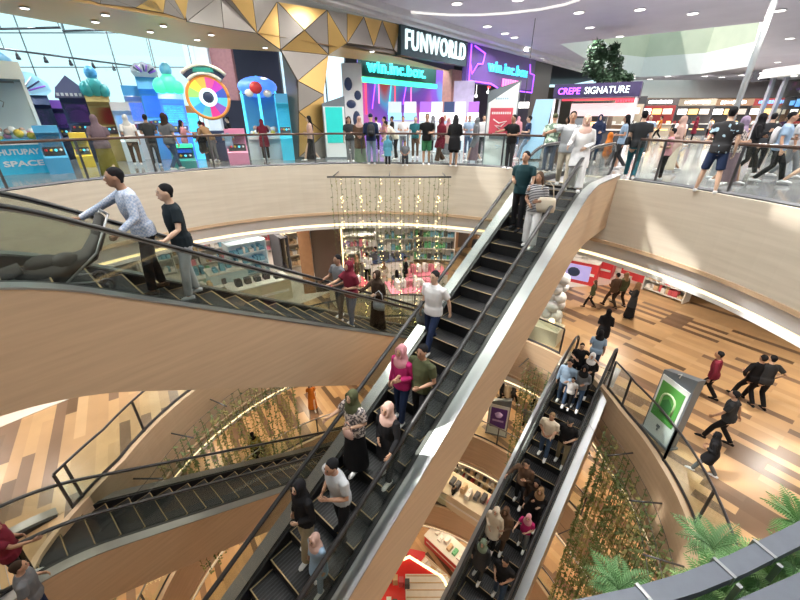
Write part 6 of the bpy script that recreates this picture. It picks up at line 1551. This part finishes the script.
# further visitors between the railing and the stalls, smaller in the picture
bg_ = [(578, 24, 'navy', 'black', 'short', 'person in navy under the kiosk board, left of the tree'), (600, 24, 'white', 'jeans', 'short', 'person in white tee and jeans below the tree'), (611, 22, 'black', 'black', 'hijab', 'person in black headscarf right below the tree'),
       (643, 20, 'red', 'black', 'short', 'distant person in red tee right of the tall man in black tee'), (651, 17, 'ltblue', 'charcoal', 'short', 'distant person in pale blue tee left of the blush headscarf'), (684, 17, 'white', 'black', 'short', 'distant person in white tee carrying nothing, left of the back print man'),
       (690, 22, 'charcoal', 'black', 'hijab', 'distant person in charcoal with black headscarf behind the back print man'), (698, 26, 'maroon', 'black', 'hijab', 'distant person in maroon seen left of the steel pole'), (735, 20, 'grey', 'jeans', 'short', 'distant person in grey and jeans right of the steel pole'),
       (746, 24, 'black', 'grey', 'short', 'distant person in black and grey before the teal stall'), (758, 22, 'blush', 'brown', 'hijab', 'distant person in blush headscarf under the pale portal'), (772, 19, 'black', 'black', 'short', 'distant person in black behind the pale blue shirt'),
       (787, 21, 'navy', 'navy', 'short', 'distant person in navy between the pale shirts'), (630, 28, 'sage', 'black', 'hijab', 'far person in sage green before the left stalls'), (662, 29, 'orange', 'black', 'short', 'far person in orange before the wooden stall'),
       (712, 30, 'ltgrey', 'black', 'short', 'far person in pale grey before the black stall'), (495, 26, 'black', 'black', 'short', 'person in black behind the white totem'), (519, 22, 'pink', 'jeans', 'hijab', 'person in pink headscarf below the small lit sign'),
       (538, 21, 'charcoal', 'grey', 'short', 'person in charcoal right behind the pale blue standee'), (554, 22, 'white', 'grey', 'short', 'person in white left of the dessert kiosk post'), (346, 19, 'maroon', 'black', 'hijab', 'person in maroon close behind the teal screen stand'),
       (376, 18.4, 'white', 'black', 'short', 'person in white tee before the screen wall, far left'), (392, 18.4, 'black', 'grey', 'short', 'person in black before the screen wall, near its middle'), (433, 18, 'grey', 'black', 'hijab', 'person in grey headscarf by the white lit counters'),
       (445, 18.2, 'ltblue', 'black', 'short', 'person in pale blue by the brick pier'), (460, 18.2, 'white', 'jeans', 'hijab', 'person in white headscarf right of the brick pier'), (227, 16.5, 'black', 'black', 'short', 'person in black behind the low pink console'),
       (125, 15.5, 'teal', 'black', 'short', 'person in teal half behind the yellow cabinet'), (147, 15.5, 'navy', 'jeans', 'hijab', 'person in navy headscarf between two visitors at the cabinets'), (197, 15.5, 'maroon', 'black', 'hijab', 'person in maroon by the slim cyan cabinet')]
for i, (u, k, tc, bc, hr, lb) in enumerate(bg_):
    r = ray(u, 118); p = Vector((r.x*k, r.y*k, Z4))
    person(p, heading_of(p, 'calrcalrca'[i % 9] if False else ('c', 'a', 'l', 'r')[i % 4]), 1.58+.03*(i % 5), (('bent', 'down'), ('hold', 'hold'), D)[i % 3], 'stand' if i % 2 else 'walk', 'tunic' if hr == 'hijab' else 'tee', 'trousers', hr, tc, bc, tc if hr == 'hijab' else 'black', lb, fem=hr == 'hijab')
# brown bag of the woman two storeys down
p = at(262, 455, Z2); o = bag_mesh(.36, .34, .16, cloth('tan'), 'handbag'); o.location = (p.x, p.y, Z2+.45); tag(o, 'tan shopping bag carried by the woman in ocher tunic', 'bag')
o.location = at(263, 451, Z2+.4)

bpy.data.scenes.remove(WORK)
# ---------------------------------------------------------------- camera, light
cd = bpy.data.cameras.new('camera'); cam = bpy.data.objects.new('camera', cd); COL.objects.link(cam)
cd.sensor_width = 36; cd.lens = 36*FPX/800; cd.clip_start = .02; cd.clip_end = 300
cam.location = (0, 0, 0); cam.rotation_euler = (PI/2-PIT, 0, 0)
SC.camera = cam
w = bpy.data.worlds.new('world'); SC.world = w; w.use_nodes = True
bg = w.node_tree.nodes['Background']; bg.inputs[0].default_value = (.64, .92, 1.0, 1); bg.inputs[1].default_value = 1.35
sl = bpy.data.lights.new('sun', 'SUN'); sl.energy = 5; sl.angle = math.radians(1.2); sl.color = (1, .96, .88)
so = bpy.data.objects.new('sun', sl); COL.objects.link(so)
so.rotation_euler = Vector((-.6, .05, .8)).to_track_quat('Z', 'Y').to_euler()
for L, (C, rf, z) in VOIDS.items():
    if L == 4: lv, col, e = z-2.46, (1, .90, .78), 80
    else: lv, col, e = z-2.46, (1, .80, .55), 62
    for rr, n in ((1.9, 14), (6, 14)):
        for i in range(n):
            t = 2*PI*(i+.5)/n
            r = rf(math.degrees(t))+rr
            x, y = C.x+r*math.cos(t), C.y+r*math.sin(t)
            if y < -1.5: continue
            lamp(x, y, lv, e*(1 if rr < 3 else 1.8), .4, col)  # added lamp rings under each storey's ceiling, for ambient light
for i in range(16):
    t = 2*PI*i/16; x, y = C4.x+10.2*math.cos(t), C4.y+10.2*math.sin(t)
    if y > -3: lamp(x, y, ZC-.03, 130, .5, (1, .95, .9))  # added out-of-view ring that brightens the top storey
for x, y in ((-4, 3), (2, 3), (-6, 8), (-1, 8), (4, 8), (-3, 12), (2, 12)): lamp(x, y, ZC+.9, 190, .6, (1, .95, .88), 140)  # made-up lamps inside the roof light, added to brighten the storey edges
for S, T in ((10, -16.5), (14, -17), (6, -17.5), (18, -16), (22, -15.5), (26, -15.5)):
    p = stxy(S, T); lamp(p.x, p.y, 5.1 if T < -16 else 4.0, 240, .5, (.9, .95, 1))  # added fill for the otherwise unlit arcade
for x, y in ((-14, 14), (-17, 18), (-13, 19.5), (-9, 20)): lamp(x, y, 5.1, 320, .5, (.85, .95, 1))  # more added fill, on the window side of the arcade
for x, y in ((12, 8), (12, 14), (10, 18), (16, 20), (22, 26), (14, 26), (28, 34), (20, 34), (36, 30)): lamp(x, y, 4.1, 420, .5, (1, .92, .85))  # added fill lamps over the food court side
for k_ in range(7):
    q_ = ray(610+k_*34, 118)*33; lamp(q_.x, q_.y, 4.1, 260, .5, (1, .95, .9))  # row of lamps added to brighten the curved bulkhead
vs_ = SC.view_settings; vs_.view_transform = 'Standard'; vs_.look = 'None'; vs_.exposure = 0.12; vs_.gamma = 1; vs_.use_curve_mapping = False
cy = SC.cycles
cy.max_bounces = 6; cy.diffuse_bounces = 3; cy.glossy_bounces = 3; cy.transparent_max_bounces = 24; cy.transmission_bounces = 3
cy.sample_clamp_indirect = 4; cy.use_denoising = True; cy.caustics_reflective = False; cy.caustics_refractive = False
